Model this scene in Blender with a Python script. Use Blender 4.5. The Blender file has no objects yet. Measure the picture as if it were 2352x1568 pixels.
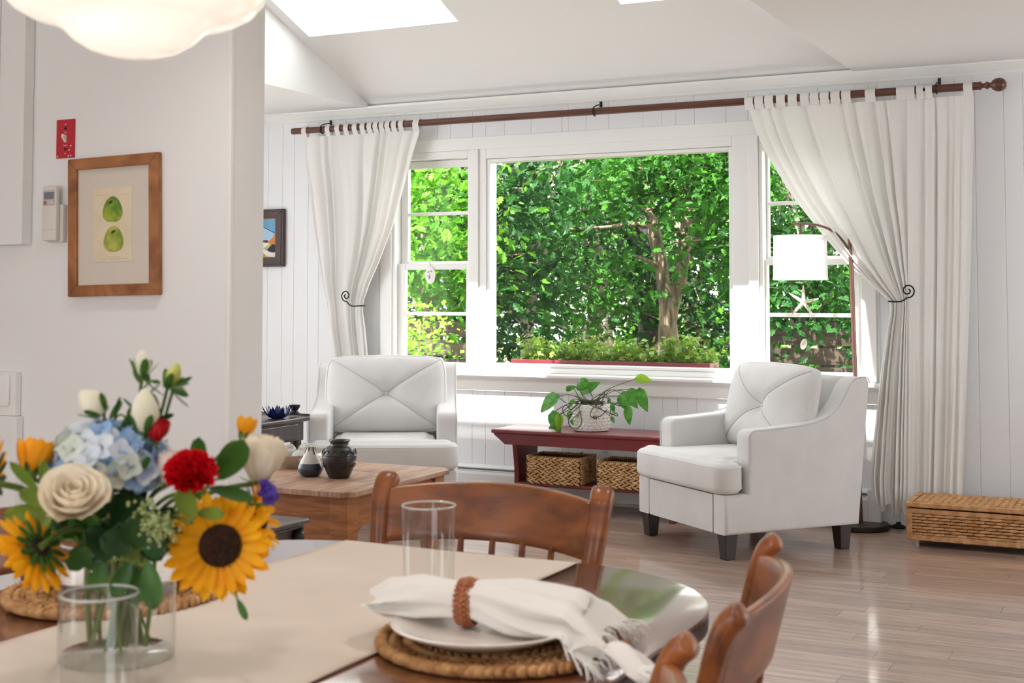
import bpy, bmesh, math, random
from mathutils import Vector, Matrix, Euler
R = math.radians
sc = bpy.context.scene
COL = sc.collection

# ------------------------------------------------------------------ camera
FPX, CXP, HY = 3060.0, 1176.0, 677.0          # focal length, centre column and horizon row of the 2352x1568 frame
PITCH, YAW, CAMZ = R(2.8), R(26.45), 1.25
CYP = HY - FPX * math.tan(PITCH)
D = 7.40                                       # window wall plane
cam = bpy.data.cameras.new('camera')
cam.sensor_fit = 'HORIZONTAL'; cam.sensor_width = 36.0
cam.lens = 36.0 * FPX / 2352.0
cam.shift_y = -(784.0 - CYP) / 2352.0
cam.clip_start = 0.05; cam.clip_end = 200
cam.dof.use_dof = True; cam.dof.focus_distance = 6.6; cam.dof.aperture_fstop = 7.5
camo = bpy.data.objects.new('camera', cam); COL.objects.link(camo)
camo.location = (0, 0, CAMZ); camo.rotation_euler = (math.pi / 2 + PITCH, 0, YAW)
sc.camera = camo

# ------------------------------------------------------------------ world, sun, exposure
sc.view_settings.view_transform = 'Standard'; sc.view_settings.look = 'None'
sc.view_settings.exposure = 0.48; sc.view_settings.gamma = 1.0
sc.view_settings.use_curve_mapping = False
w = bpy.data.worlds.new('sky'); sc.world = w; w.use_nodes = True
bg = w.node_tree.nodes['Background']
bg.inputs['Color'].default_value = (0.94, 0.97, 1.0, 1); bg.inputs['Strength'].default_value = 3.3
sun = bpy.data.lights.new('sun', 'SUN'); sun.energy = 15.0; sun.angle = R(0.6); sun.color = (1.0, 0.96, 0.9)
suno = bpy.data.objects.new('sun', sun); COL.objects.link(suno)
SUND = Vector((0.153, 1.0, -1.83)).normalized()
suno.rotation_euler = SUND.to_track_quat('-Z', 'Y').to_euler(); suno.location = (0, -4, 12)

# ------------------------------------------------------------------ pixel -> point (direction only; depth is given)
_c, _s, _ct, _st = math.cos(YAW), math.sin(YAW), math.cos(PITCH), math.sin(PITCH)
_F = Vector((-_s * _ct, _c * _ct, _st)); _Rv = Vector((_c, _s, 0)); _U = Vector((_s * _st, -_c * _st, _ct))
def ray(u, v): return _F * FPX + _Rv * (u - CXP) + _U * (CYP - v)
def atz(u, v, z):
    r = ray(u, v); t = (z - CAMZ) / r.z; return Vector((r.x * t, r.y * t, z))
def aty(u, v, y=D):
    r = ray(u, v); t = y / r.y; return Vector((r.x * t, y, CAMZ + r.z * t))
def atd(u, v, d):
    r = ray(u, v); return Vector((0, 0, CAMZ)) + r * (d / FPX)

# ------------------------------------------------------------------ mesh helpers
class MB:
    def __init__(s): s.v = []; s.f = []
    def add(s, vs, fs):
        o = len(s.v); s.v += [tuple(p) for p in vs]; s.f += [tuple(i + o for i in q) for q in fs]; return s
    def box(s, x0, x1, y0, y1, z0, z1):
        return s.add([(x0,y0,z0),(x1,y0,z0),(x1,y1,z0),(x0,y1,z0),(x0,y0,z1),(x1,y0,z1),(x1,y1,z1),(x0,y1,z1)],
                     [(0,3,2,1),(4,5,6,7),(0,1,5,4),(1,2,6,5),(2,3,7,6),(3,0,4,7)])
    def tube(s, pts, r, n=8, cap=True, flat=1.0, closed=False):
        pts = [Vector(p) for p in pts]; m = len(pts)
        rs = r if isinstance(r, (list, tuple)) else [r] * m
        up = None; vs = []
        for i, p in enumerate(pts):
            if closed: t = pts[(i + 1) % m] - pts[i - 1]
            else: t = pts[min(i + 1, m - 1)] - pts[max(i - 1, 0)]
            if t.length < 1e-9: t = Vector((0, 0, 1))
            t.normalize()
            if up is None:
                up = Vector((0, 0, 1)) if abs(t.z) < .9 else Vector((1, 0, 0))
            a = up - t * up.dot(t)
            if a.length < 1e-6: a = t.orthogonal()
            a.normalize(); up = a; b = t.cross(a)
            for k in range(n):
                q = 2 * math.pi * k / n
                vs.append(p + (a * math.cos(q) + b * math.sin(q) * flat) * rs[i])
        fs = []
        for i in range(m if closed else m - 1):
            j = (i + 1) % m
            for k in range(n):
                fs.append((i*n+k, i*n+(k+1) % n, j*n+(k+1) % n, j*n+k))
        if cap and not closed:
            fs.append(tuple(range(n))[::-1]); fs.append(tuple(range((m-1)*n, m*n)))
        return s.add(vs, fs)
    def lathe(s, prof, n=24, c=(0, 0, 0), a0=0.0, mod=None, caps=True):
        vs = []; fs = []; m = len(prof)
        for i, (r, z) in enumerate(prof):
            for k in range(n):
                q = 2 * math.pi * k / n + a0
                rr = r * (mod(q, i, m) if mod else 1)
                vs.append((c[0] + rr * math.cos(q), c[1] + rr * math.sin(q), c[2] + z))
        for i in range(m - 1):
            for k in range(n):
                fs.append((i*n+k, i*n+(k+1) % n, (i+1)*n+(k+1) % n, (i+1)*n+k))
        if caps and prof[0][0] > 1e-6: fs.append(tuple(range(n))[::-1])
        if caps and prof[-1][0] > 1e-6: fs.append(tuple(range((m-1)*n, m*n)))
        return s.add(vs, fs)
    def grid(s, fn, nu, nv, cu=False):
        vs = []; fs = []
        for j in range(nv + 1):
            for i in range(nu if cu else nu + 1):
                vs.append(fn(i / nu, j / nv))
        W = nu if cu else nu + 1
        for j in range(nv):
            for i in range(nu):
                i2 = (i + 1) % W
                fs.append((j*W+i, j*W+i2, (j+1)*W+i2, (j+1)*W+i))
        return s.add(vs, fs)
    def blob(s, c, ax, ay, az, n=6, m=4):
        """ellipsoid with axis vectors ax, ay, az; ax is the long (pole) axis"""
        c = Vector(c); vs = [c - ax]; fs = []
        for j in range(1, m):
            q = math.pi * j / m
            for k in range(n):
                p = 2 * math.pi * k / n
                vs.append(c - ax * math.cos(q) + (ay * math.cos(p) + az * math.sin(p)) * math.sin(q))
        vs.append(c + ax)
        for k in range(n):
            fs.append((0, 1 + (k+1) % n, 1 + k))
            fs.append((len(vs)-1, 1 + (m-2)*n + k, 1 + (m-2)*n + (k+1) % n))
        for j in range(m - 2):
            for k in range(n):
                fs.append((1+j*n+k, 1+j*n+(k+1) % n, 1+(j+1)*n+(k+1) % n, 1+(j+1)*n+k))
        return s.add(vs, fs)
    def slab(s, out, t0, t1, axis='z', r=0.0, seg=3, puff=0.0, pin=.06):
        """closed 2D outline (counter-clockwise) extruded from t0 to t1 along an axis, edges rounded by r"""
        n = len(out); P = [Vector((p[0], p[1])) for p in out]
        nor = []
        for i in range(n):
            a = (P[i] - P[i-1]); b = (P[(i+1) % n] - P[i])
            a = a.normalized() if a.length > 1e-9 else Vector((1, 0)); b = b.normalized() if b.length > 1e-9 else a
            na = Vector((-a.y, a.x)); nb = Vector((-b.y, b.x)); q = na + nb
            q = q.normalized() if q.length > 1e-6 else na
            nor.append(q / max(.5, q.dot(na)))
        rings = []
        if r > 0:
            for k in range(seg + 1):
                q = math.pi / 2 * k / seg
                rings.append((r * (1 - math.sin(q)), t0 + r * (1 - math.cos(q))))
            for k in range(seg + 1):
                q = math.pi / 2 * k / seg
                rings.append((r * (1 - math.cos(q)), t1 - r * (1 - math.sin(q))))
        else:
            rings = [(0, t0), (0, t1)]
        if puff:
            for k in range(1, 4): rings.append((r + pin * k / 3, t1 + puff * math.sin(math.pi / 2 * k / 3)))
        def m3(p, t):
            if axis == 'z': return (p.x, p.y, t)
            if axis == 'x': return (t, p.x, p.y)
            return (p.x, t, p.y)
        vs = []; fs = []
        for ins, t in rings:
            for i in range(n): vs.append(m3(P[i] + nor[i] * ins, t))
        for j in range(len(rings) - 1):
            for i in range(n):
                fs.append((j*n+i, j*n+(i+1) % n, (j+1)*n+(i+1) % n, (j+1)*n+i))
        fs.append(tuple(range(n))[::-1]); L = (len(rings) - 1) * n; fs.append(tuple(range(L, L + n)))
        if axis == 'y': fs = [q[::-1] for q in fs]
        return s.add(vs, fs)
    def mesh(s, name, smooth=None, bevel=0.0, bseg=2):
        me = bpy.data.meshes.new(name); me.from_pydata(s.v, [], s.f)
        if bevel:
            bm = bmesh.new(); bm.from_mesh(me)
            ed = [e for e in bm.edges if len(e.link_faces) == 2 and e.calc_face_angle(0) > .6]
            bmesh.ops.bevel(bm, geom=ed, offset=bevel, segments=bseg, profile=.5, affect='EDGES', clamp_overlap=True)
            bm.to_mesh(me); bm.free()
        if smooth is not None:
            me.polygons.foreach_set('use_smooth', [True] * len(me.polygons))
            me.set_sharp_from_angle(angle=R(smooth))
        me.update(); return me
    def build(s, name, mat, parent=None, smooth=None, bevel=0.0, bseg=2, label=None, cat=None, group=None, kind=None, M=None):
        me = s.mesh(name, smooth, bevel, bseg)
        return place(name, me, mat, parent, label, cat, group, kind, M)

def place(name, me, mat, parent=None, label=None, cat=None, group=None, kind=None, M=None):
    if mat is not None and not me.materials: me.materials.append(mat)
    o = bpy.data.objects.new(name, me); COL.objects.link(o)
    if parent is not None: o.parent = parent
    if M is not None: o.matrix_basis = M
    tag(o, label, cat, group, kind); return o
def tag(o, label=None, cat=None, group=None, kind=None):
    if label: o['label'] = label
    if cat: o['category'] = cat
    if group: o['group'] = group
    if kind: o['kind'] = kind
    return o
def thing(name, label, cat, loc=(0, 0, 0), rz=0.0, group=None, kind=None, rot=None):
    o = bpy.data.objects.new(name, None); COL.objects.link(o); o.empty_display_size = .05
    o.location = loc; o.rotation_euler = rot if rot else (0, 0, rz)
    return tag(o, label, cat, group, kind)
def struct(name, mb, mat, parent=None, label=None, **k):
    return mb.build(name, mat, parent, kind='structure' if parent is None else None, label=label, **k)
def copy_tree(o, parent=None):
    c = o.copy(); COL.objects.link(c); c.parent = parent
    for ch in list(o.children): copy_tree(ch, c)
    return c
def rrect(x0, x1, y0, y1, r, n=5):
    out = []
    for cx, cy, a in ((x1-r, y0+r, -90), (x1-r, y1-r, 0), (x0+r, y1-r, 90), (x0+r, y0+r, 180)):
        for k in range(n + 1):
            q = R(a + 90 * k / n); out.append((cx + r * math.cos(q), cy + r * math.sin(q)))
    return out
def smooth_path(pts, n=6):
    """Catmull-Rom through points"""
    P = [Vector(p) for p in pts]; out = []
    for i in range(len(P) - 1):
        a = P[max(i-1, 0)]; b = P[i]; c = P[i+1]; d = P[min(i+2, len(P)-1)]
        for k in range(n):
            t = k / n
            out.append(.5 * ((2*b) + (c-a)*t + (2*a-5*b+4*c-d)*t*t + (3*b-a-3*c+d)*t**3))
    out.append(P[-1]); return out
def lerp_tab(tab, x):
    if x <= tab[0][0]: return tab[0][1]
    for (a, p), (b, q) in zip(tab, tab[1:]):
        if x <= b: return p + (q - p) * (x - a) / (b - a)
    return tab[-1][1]
def basis(z, c, roll=0.0):
    """matrix with local +Z along z, at c"""
    z = Vector(z).normalized(); q = z.to_track_quat('Z', 'Y')
    return Matrix.Translation(Vector(c)) @ q.to_matrix().to_4x4() @ Matrix.Rotation(roll, 4, 'Z')

# ------------------------------------------------------------------ materials
def lin(c):
    return tuple((x/255/12.92 if x/255 <= .04045 else ((x/255+.055)/1.055)**2.4) for x in c) + (1,)
def mat(name, col, rough=.5, col2=None, scale=8.0, stretch=(1, 1, 1), bump=0.0, bscale=None, metal=0.0, coat=0.0, crough=.1,
        spec=.5, rnd=0.0, detail=4.0, ior=1.5, trans=0.0, sheen=0.0, world=False, dist=0.0, pos=(.35, .65), sss=0.0, coat_ior=1.5, alpha=1.0):
    m = bpy.data.materials.new(name); m.use_nodes = True; nt = m.node_tree; N = nt.nodes; L = nt.links
    b = N['Principled BSDF']
    b.inputs['Roughness'].default_value = rough; b.inputs['Metallic'].default_value = metal
    b.inputs['Specular IOR Level'].default_value = spec; b.inputs['IOR'].default_value = ior
    b.inputs['Coat Weight'].default_value = coat; b.inputs['Coat Roughness'].default_value = crough; b.inputs['Coat IOR'].default_value = coat_ior
    b.inputs['Transmission Weight'].default_value = trans; b.inputs['Sheen Weight'].default_value = sheen
    if sss: b.inputs['Subsurface Weight'].default_value = sss; b.inputs['Subsurface Radius'].default_value = (.02, .02, .015)
    c1 = lin(col); b.inputs['Base Color'].default_value = c1
    tc = N.new('ShaderNodeNewGeometry' if world else 'ShaderNodeTexCoord')
    src = tc.outputs['Position' if world else 'Object']
    mp = N.new('ShaderNodeMapping'); mp.inputs['Scale'].default_value = stretch; L.new(src, mp.inputs['Vector'])
    out = mp.outputs['Vector']
    if rnd:
        oi = N.new('ShaderNodeObjectInfo'); mul = N.new('ShaderNodeMath'); mul.operation = 'MULTIPLY'; mul.inputs[1].default_value = 37.0
        L.new(oi.outputs['Random'], mul.inputs[0]); ad = N.new('ShaderNodeVectorMath'); ad.operation = 'ADD'
        L.new(out, ad.inputs[0]); L.new(mul.outputs[0], ad.inputs[1]); out = ad.outputs[0]
    cs = b.inputs['Base Color']
    if col2:
        n = N.new('ShaderNodeTexNoise'); n.inputs['Scale'].default_value = scale; n.inputs['Detail'].default_value = detail
        n.inputs['Distortion'].default_value = dist; L.new(out, n.inputs['Vector'])
        r = N.new('ShaderNodeValToRGB'); e = r.color_ramp.elements
        e[0].color = c1; e[1].color = lin(col2); e[0].position, e[1].position = pos
        L.new(n.outputs['Fac'], r.inputs['Fac'])
        if rnd:
            hs = N.new('ShaderNodeHueSaturation'); mr = N.new('ShaderNodeMapRange')
            mr.inputs['To Min'].default_value = 1 - rnd; mr.inputs['To Max'].default_value = 1 + rnd
            L.new(oi.outputs['Random'], mr.inputs['Value']); L.new(mr.outputs[0], hs.inputs['Value'])
            L.new(r.outputs['Color'], hs.inputs['Color']); L.new(hs.outputs['Color'], cs)
        else: L.new(r.outputs['Color'], cs)
    if bump:
        n2 = N.new('ShaderNodeTexNoise'); n2.inputs['Scale'].default_value = bscale or scale; n2.inputs['Detail'].default_value = detail
        L.new(out, n2.inputs['Vector'])
        bp = N.new('ShaderNodeBump'); bp.inputs['Strength'].default_value = bump; bp.inputs['Distance'].default_value = .01
        L.new(n2.outputs['Fac'], bp.inputs['Height']); L.new(bp.outputs['Normal'], b.inputs['Normal'])
    return m
def leaf_mat(name, col, col2, scale=3.0, rough=.4, tl=.35, world=True, spec=.4, tcol=None):
    m = bpy.data.materials.new(name); m.use_nodes = True; nt = m.node_tree; N = nt.nodes; L = nt.links
    b = N['Principled BSDF']; b.inputs['Roughness'].default_value = rough; b.inputs['Specular IOR Level'].default_value = spec
    g = N.new('ShaderNodeNewGeometry'); n = N.new('ShaderNodeTexNoise'); n.inputs['Scale'].default_value = scale; n.inputs['Detail'].default_value = 3
    L.new(g.outputs['Position'], n.inputs['Vector'])
    r = N.new('ShaderNodeValToRGB'); e = r.color_ramp.elements
    e[0].color = lin(col); e[1].color = lin(col2); e[0].position = .36; e[1].position = .64
    L.new(n.outputs['Fac'], r.inputs['Fac']); L.new(r.outputs['Color'], b.inputs['Base Color'])
    t = N.new('ShaderNodeBsdfTranslucent'); L.new(r.outputs['Color'], t.inputs['Color'])
    mx = N.new('ShaderNodeMixShader'); mx.inputs['Fac'].default_value = tl
    L.new(b.outputs[0], mx.inputs[1]); L.new(t.outputs[0], mx.inputs[2]); L.new(mx.outputs[0], N['Material Output'].inputs['Surface'])
    return m
def cloth_mat(name, col, tl=.25, weave=900.0, bump=.08, col2=None, scale=3.0):
    m = mat(name, col, rough=.9, spec=.15, sheen=.15, col2=col2, scale=scale, bump=bump, bscale=weave)
    nt = m.node_tree; N = nt.nodes; L = nt.links; b = N['Principled BSDF']
    if tl:
        t = N.new('ShaderNodeBsdfTranslucent'); t.inputs['Color'].default_value = lin(col)
        mx = N.new('ShaderNodeMixShader'); mx.inputs['Fac'].default_value = tl
        L.new(b.outputs[0], mx.inputs[1]); L.new(t.outputs[0], mx.inputs[2]); L.new(mx.outputs[0], N['Material Output'].inputs['Surface'])
    return m
def pane_mat(name, tint=(1, 1, 1), refl=1.0):
    m = bpy.data.materials.new(name); m.use_nodes = True; nt = m.node_tree; N = nt.nodes; L = nt.links
    N.remove(N['Principled BSDF'])
    tr = N.new('ShaderNodeBsdfTransparent'); tr.inputs['Color'].default_value = (*tint, 1)
    gl = N.new('ShaderNodeBsdfGlossy'); gl.inputs['Roughness'].default_value = .02
    lw = N.new('ShaderNodeLayerWeight'); lw.inputs['Blend'].default_value = .5
    pw = N.new('ShaderNodeMath'); pw.operation = 'POWER'; pw.inputs[1].default_value = 5.0; L.new(lw.outputs['Facing'], pw.inputs[0])
    fr = N.new('ShaderNodeMath'); fr.operation = 'MULTIPLY_ADD'; fr.inputs[1].default_value = .6 * refl; fr.inputs[2].default_value = .03 * refl; L.new(pw.outputs[0], fr.inputs[0])
    mx = N.new('ShaderNodeMixShader'); L.new(fr.outputs[0], mx.inputs['Fac'])
    L.new(tr.outputs[0], mx.inputs[1]); L.new(gl.outputs[0], mx.inputs[2]); L.new(mx.outputs[0], N['Material Output'].inputs['Surface'])
    return m

M_wall = mat('painted_wall', (240, 240, 238), .55, bump=.02, bscale=120)
M_panel = mat('painted_panelling', (238, 239, 241), .45, bump=.02, bscale=60, rnd=.0)
M_ceil = mat('ceiling_paint', (240, 240, 239), .8)
M_trim = mat('white_gloss_trim', (242, 241, 238), .3)
M_dark_gap = mat('shadow_gap', (60, 58, 56), .8)
M_pane = pane_mat('window_glass', (1, 1, 1), .3)
M_floor = mat('oak_floor', (186, 160, 143), .3, (156, 129, 112), scale=3.0, stretch=(1.2, 14, 1), world=True, rnd=.14, coat=.6, crough=.09, bump=.02, bscale=2.0, detail=6)
M_black = mat('black_iron', (28, 26, 28), .45, spec=.4)
M_rod = mat('rod_wood', (104, 56, 36), .35, (78, 40, 26), scale=10, stretch=(.4, 6, 6), coat=.3)
M_curtain = cloth_mat('cotton_curtain', (246, 244, 240), tl=.2, weave=700, bump=.05)
M_uph = cloth_mat('linen_upholstery', (226, 224, 222), tl=0, weave=900, bump=.12, col2=(219, 217, 214), scale=6)
M_seam = mat('seam_thread', (190, 189, 190), .9)
M_legdark = mat('espresso_leg', (38, 28, 24), .4, (50, 36, 30), scale=20, stretch=(3, 3, .4))
M_cherry = mat('cherry_wood', (156, 88, 36), .36, (112, 58, 22), scale=9, stretch=(.8, 3, 3), coat=.25, crough=.12, dist=.6, bump=.01)
M_table = mat('table_wood', (122, 66, 34), .3, (96, 48, 24), scale=5, stretch=(5, .7, 1), coat=1.0, crough=.10, coat_ior=1.9, dist=.5)
M_tedge = mat('table_edge', (70, 56, 50), .4, (52, 40, 36), scale=9)
M_red = mat('red_paint', (122, 34, 42), .38, (108, 26, 34), scale=3, coat=.35, crough=.15)
M_redworn = mat('red_worn_edge', (176, 96, 88), .6)
M_pine = mat('pine_side', (176, 112, 58), .5, (140, 82, 40), scale=4, stretch=(.9, 1, 9), dist=1.5, bump=.03)
M_pinetop = mat('pine_top', (192, 156, 130), .5, (152, 112, 88), scale=4, stretch=(9, .8, 1), dist=1.2, bump=.05, rnd=.06)
M_walnut = mat('dark_walnut', (70, 52, 46), .35, (50, 36, 32), scale=6, stretch=(1, 6, 1), coat=.4)
M_wick = mat('seagrass', (222, 184, 134), .7, (190, 144, 94), scale=26, bump=.1, bscale=90)
M_wick2 = mat('water_hyacinth', (214, 168, 118), .65, (184, 130, 80), scale=22, bump=.08, bscale=90)
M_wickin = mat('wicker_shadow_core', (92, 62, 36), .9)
M_jute = mat('jute', (206, 160, 106), .85, (156, 106, 62), scale=40, bump=.2, bscale=160)
M_white = mat('white_ceramic', (238, 236, 232), .25, coat=.3)
M_brass = mat('bronze_metal', (120, 88, 80), .32, metal=.75)
# ================================================================== STRUCTURE
random.seed(4)
ZC = 2.475                                       # flat ceiling height
XL, XR = -4.71, -1.56                            # sides of the vault
SL = 0.39; YV = 3.45                             # pitch of the vault, where it ends
def zv(y): return ZC + SL * (D - y)

# floor: sub floor, individual boards, one joined part for the boards nobody sees
fl = struct('floor', MB().box(-6.4, 2.6, -2.4, D + .15, -.06, -.0125), M_dark_gap)
unit = MB().box(0, 1, 0, 1, -.012, 0).mesh('plank')
unit.materials.append(M_floor)
ROW = .1145; Y00 = 4.417 - ROW / 2
joints = {13: [-1.132], 9: [-1.131], 10: [-.982], 6: [-1.038], 7: [-.89], 3: [-.961], 4: [-.726], 0: [-1.011], 11: [-.645]}
rest = MB()
for k in range(-60, 28):
    y0 = Y00 + k * ROW; y1 = min(y0 + ROW - .0018, D + .01)
    if y0 > D: break
    xs = list(joints.get(k, [random.uniform(-1.6, -.4)]))
    while xs[0] > -6.3: xs.insert(0, xs[0] - random.uniform(.7, 1.5))
    while xs[-1] < 2.5: xs.append(xs[-1] + random.uniform(.7, 1.5))
    for a, b in zip(xs, xs[1:]):
        a = max(a, -6.35); b = min(b, 2.55)
        if b - a < .05: continue
        if k >= -5 and b > -5.2 and a < .6:
            o = bpy.data.objects.new('plank', unit); COL.objects.link(o); o.parent = fl
            o.location = (a + .0006, y0, 0); o.scale = (b - a - .0012, y1 - y0, 1)
        else: rest.box(a + .0006, b - .0006, y0, y1, -.012, 0)
rest.build('planks', M_floor, fl, kind='stuff')

# ---- window wall
OX0, OX1, OZ0, OZ1 = -4.60, -1.49, .755, 2.17    # rough opening of the three windows
wb = MB()
wb.box(-6.4, OX0, D + .012, D + .15, -.06, 2.75); wb.box(OX1, 2.4, D + .012, D + .15, -.06, 2.75)
wb.box(OX0, OX1, D + .012, D + .15, OZ1, 2.75); wb.box(OX0, OX1, D + .012, D + .15, -.06, OZ0)
wall = struct('wall_back', wb, M_trim)
known = [-5.544, -5.424, -5.327, -5.213, -5.125, -3.866, -3.733, -3.549, -3.298, -2.812, -2.697, -2.606, -2.046, -1.927, -1.77, -1.563,
         -1.443, -1.353, -1.222, -1.039, -.936, -.79]
wid = [.115, .19, .13, .095, .16, .21, .12, .145]
gr = [-6.38]; i = 0
for g in known + [2.35]:
    while g - gr[-1] > .24:
        gr.append(gr[-1] + wid[i % 8]); i += 1
    gr.append(g)
def plank(a, b, z0, z1):
    if b - a < .012: return
    MB().box(a + .0003, b - .0003, D, D + .0115, z0, z1).build('plank', M_panel, wall, bevel=.0024, bseg=1)
for a, b in zip(gr, gr[1:]):
    pts = [a] + [e for e in (OX0, OX1) if a < e < b] + [b]
    for p, q in zip(pts, pts[1:]):
        m = (p + q) / 2
        if OX0 < m < OX1: plank(p, q, .01, OZ0); plank(p, q, OZ1, ZC)
        else: plank(p, q, .01, ZC)

# ---- crown moulding along the window wall
prof = [(D, 2.408), (D, ZC + .01), (D - .06, ZC + .01), (D - .058, ZC - .006), (D - .045, ZC - .014), (D - .03, ZC - .03), (D - .022, ZC - .042), (D - .014, ZC - .046), (D - .014, ZC - .056), (D - .006, ZC - .06)]
struct('trim_1', MB().slab(prof, -6.3, 2.4, 'x'), M_trim, smooth=40, label='painted crown moulding along the top of the window wall')

# ---- ceiling: flat parts, sloped vault with two skylight wells
c = MB()
c.box(-6.4, XL - .06, YV - .06, D + .14, ZC, ZC + .06); c.box(XR + .06, 2.5, -2.4, D + .14, ZC, ZC + .06); c.box(-6.4, XR + .06, -2.4, YV - .06, ZC, ZC + .06)
ceil = struct('ceiling', c, M_ceil)
SKY = [(-4.63, -3.61, 6.57, 5.70), (-2.62, -1.66, 6.57, 5.70)]
xs = [XL, SKY[0][0], SKY[0][1], SKY[1][0], SKY[1][1], XR]
v = MB()
for i, (a, b) in enumerate(zip(xs, xs[1:])):
    if i in (1, 3):
        k = SKY[(i - 1) // 2]; cells = [(D + .14, k[2]), (k[3], YV)]
    else: cells = [(D + .14, YV)]
    for p, q in cells:
        v.add([(a, p, zv(p)), (b, p, zv(p)), (b, q, zv(q)), (a, q, zv(q)), (a, p, zv(p) + .06), (b, p, zv(p) + .06), (b, q, zv(q) + .06), (a, q, zv(q) + .06)],
              [(0, 1, 2, 3), (7, 6, 5, 4), (0, 4, 5, 1), (1, 5, 6, 2), (2, 6, 7, 3), (3, 7, 4, 0)])
v.build('vault_slope', M_ceil, ceil)
ch = MB()                                        # vertical cheeks of the vault and its end wall
for x, dx in ((XL, -.06), (XR, .06)):
    a = (D + .14, ZC); b = (YV, ZC); e = (YV, zv(YV) + .06); q = (D + .14, ZC + .06)
    P = [a, b, e, q]
    ch.add([(x, y, z) for y, z in P] + [(x + dx, y, z) for y, z in P], [(0, 1, 2, 3), (7, 6, 5, 4), (0, 4, 5, 1), (1, 5, 6, 2), (2, 6, 7, 3), (3, 7, 4, 0)])
ch.box(XL - .06, XR + .06, YV - .06, YV, ZC, zv(YV) + .06)
ch.build('vault_cheek', M_ceil, ceil)
HS = .36
for n, (x0, x1, yl, yh) in enumerate(SKY):
    sh = MB(); t = .05
    for a, b, p, q in ((x0 - t, x0, yl + t, yh - t), (x1, x1 + t, yl + t, yh - t), (x0, x1, yl + t, yl), (x0, x1, yh, yh - t)):
        sh.add([(a, p, zv(p) + .06), (b, p, zv(p) + .06), (b, q, zv(q) + .06), (a, q, zv(q) + .06), (a, p, zv(p) + HS), (b, p, zv(p) + HS), (b, q, zv(q) + HS), (a, q, zv(q) + HS)],
               [(0, 3, 2, 1), (4, 5, 6, 7), (0, 1, 5, 4), (1, 2, 6, 5), (2, 3, 7, 6), (3, 0, 4, 7)])
    # keep the shaft from covering the opening: the four sides stand around it
    sh.build('skylight_well', M_ceil, ceil)
    sk = thing('window_%d' % (4 + n), None, None, ((x0 + x1) / 2, (yl + yh) / 2, zv((yl + yh) / 2) + HS), kind='structure')
    hw, hy = (x1 - x0) / 2, (yl - yh) / 2
    p = MB(); p.add([(-hw, hy, -SL * hy), (hw, hy, -SL * hy), (hw, -hy, SL * hy), (-hw, -hy, SL * hy)], [(0, 1, 2, 3)])
    p.build('pane', M_pane, sk)
    f = MB()
    for a, b, c1, d1 in ((-hw, -hw + .03, -hy, hy), (hw - .03, hw, -hy, hy), (-hw + .03, hw - .03, -hy, -hy + .03), (-hw + .03, hw - .03, hy - .03, hy)):
        f.add([(a, c1, -SL * c1 + .005), (b, c1, -SL * c1 + .005), (b, d1, -SL * d1 + .005), (a, d1, -SL * d1 + .005), (a, c1, -SL * c1 + .05), (b, c1, -SL * c1 + .05), (b, d1, -SL * d1 + .05), (a, d1, -SL * d1 + .05)],
              [(0, 3, 2, 1), (4, 5, 6, 7), (0, 1, 5, 4), (1, 2, 6, 5), (2, 3, 7, 6), (3, 0, 4, 7)])
    f.build('frame', M_trim, sk)

# ---- partition with its end, other walls
PY = 2.95; PX = -2.34
struct('wall_partition', MB().box(-6.4, PX, PY, PY + .151, 0, ZC), M_wall)
struct('trim_2', MB().box(PX - .012, PX + .004, PY - .004, PY + .012, 0, ZC), M_trim, bevel=.003, label='slim corner bead down the end of the partition wall')
def holed(name, axis, p0, p1, a0, a1, z1, holes):
    """wall in the plane axis=p0..p1 running a0..a1 with bare openings added to let light in (a, b, zb, zt)"""
    mb = MB(); cur = a0
    def bx(a, b, zb, zt):
        if axis == 'x': mb.box(p0, p1, a, b, zb, zt)
        else: mb.box(a, b, p0, p1, zb, zt)
    for a, b, zb, zt in holes:
        bx(cur, a, 0, z1); bx(a, b, 0, zb); bx(a, b, zt, z1); cur = b
    bx(cur, a1, 0, z1)
    return struct(name, mb, M_wall)
holed('wall_left', 'x', -6.46, -6.4, -2.4, D + .15, 2.75, [(3.35, 5.9, .25, 2.35)])  # openings in these unseen walls are added to brighten the rooms
holed('wall_right', 'x', 2.4, 2.5, -2.4, D + .15, 2.6, [(5.0, 6.95, .5, 2.25)])
holed('wall_rear', 'y', -2.5, -2.4, -6.4, 2.5, 2.6, [(-5.0, -3.4, .9, 2.1), (-1.7, .2, .1, 2.1)])

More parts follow.
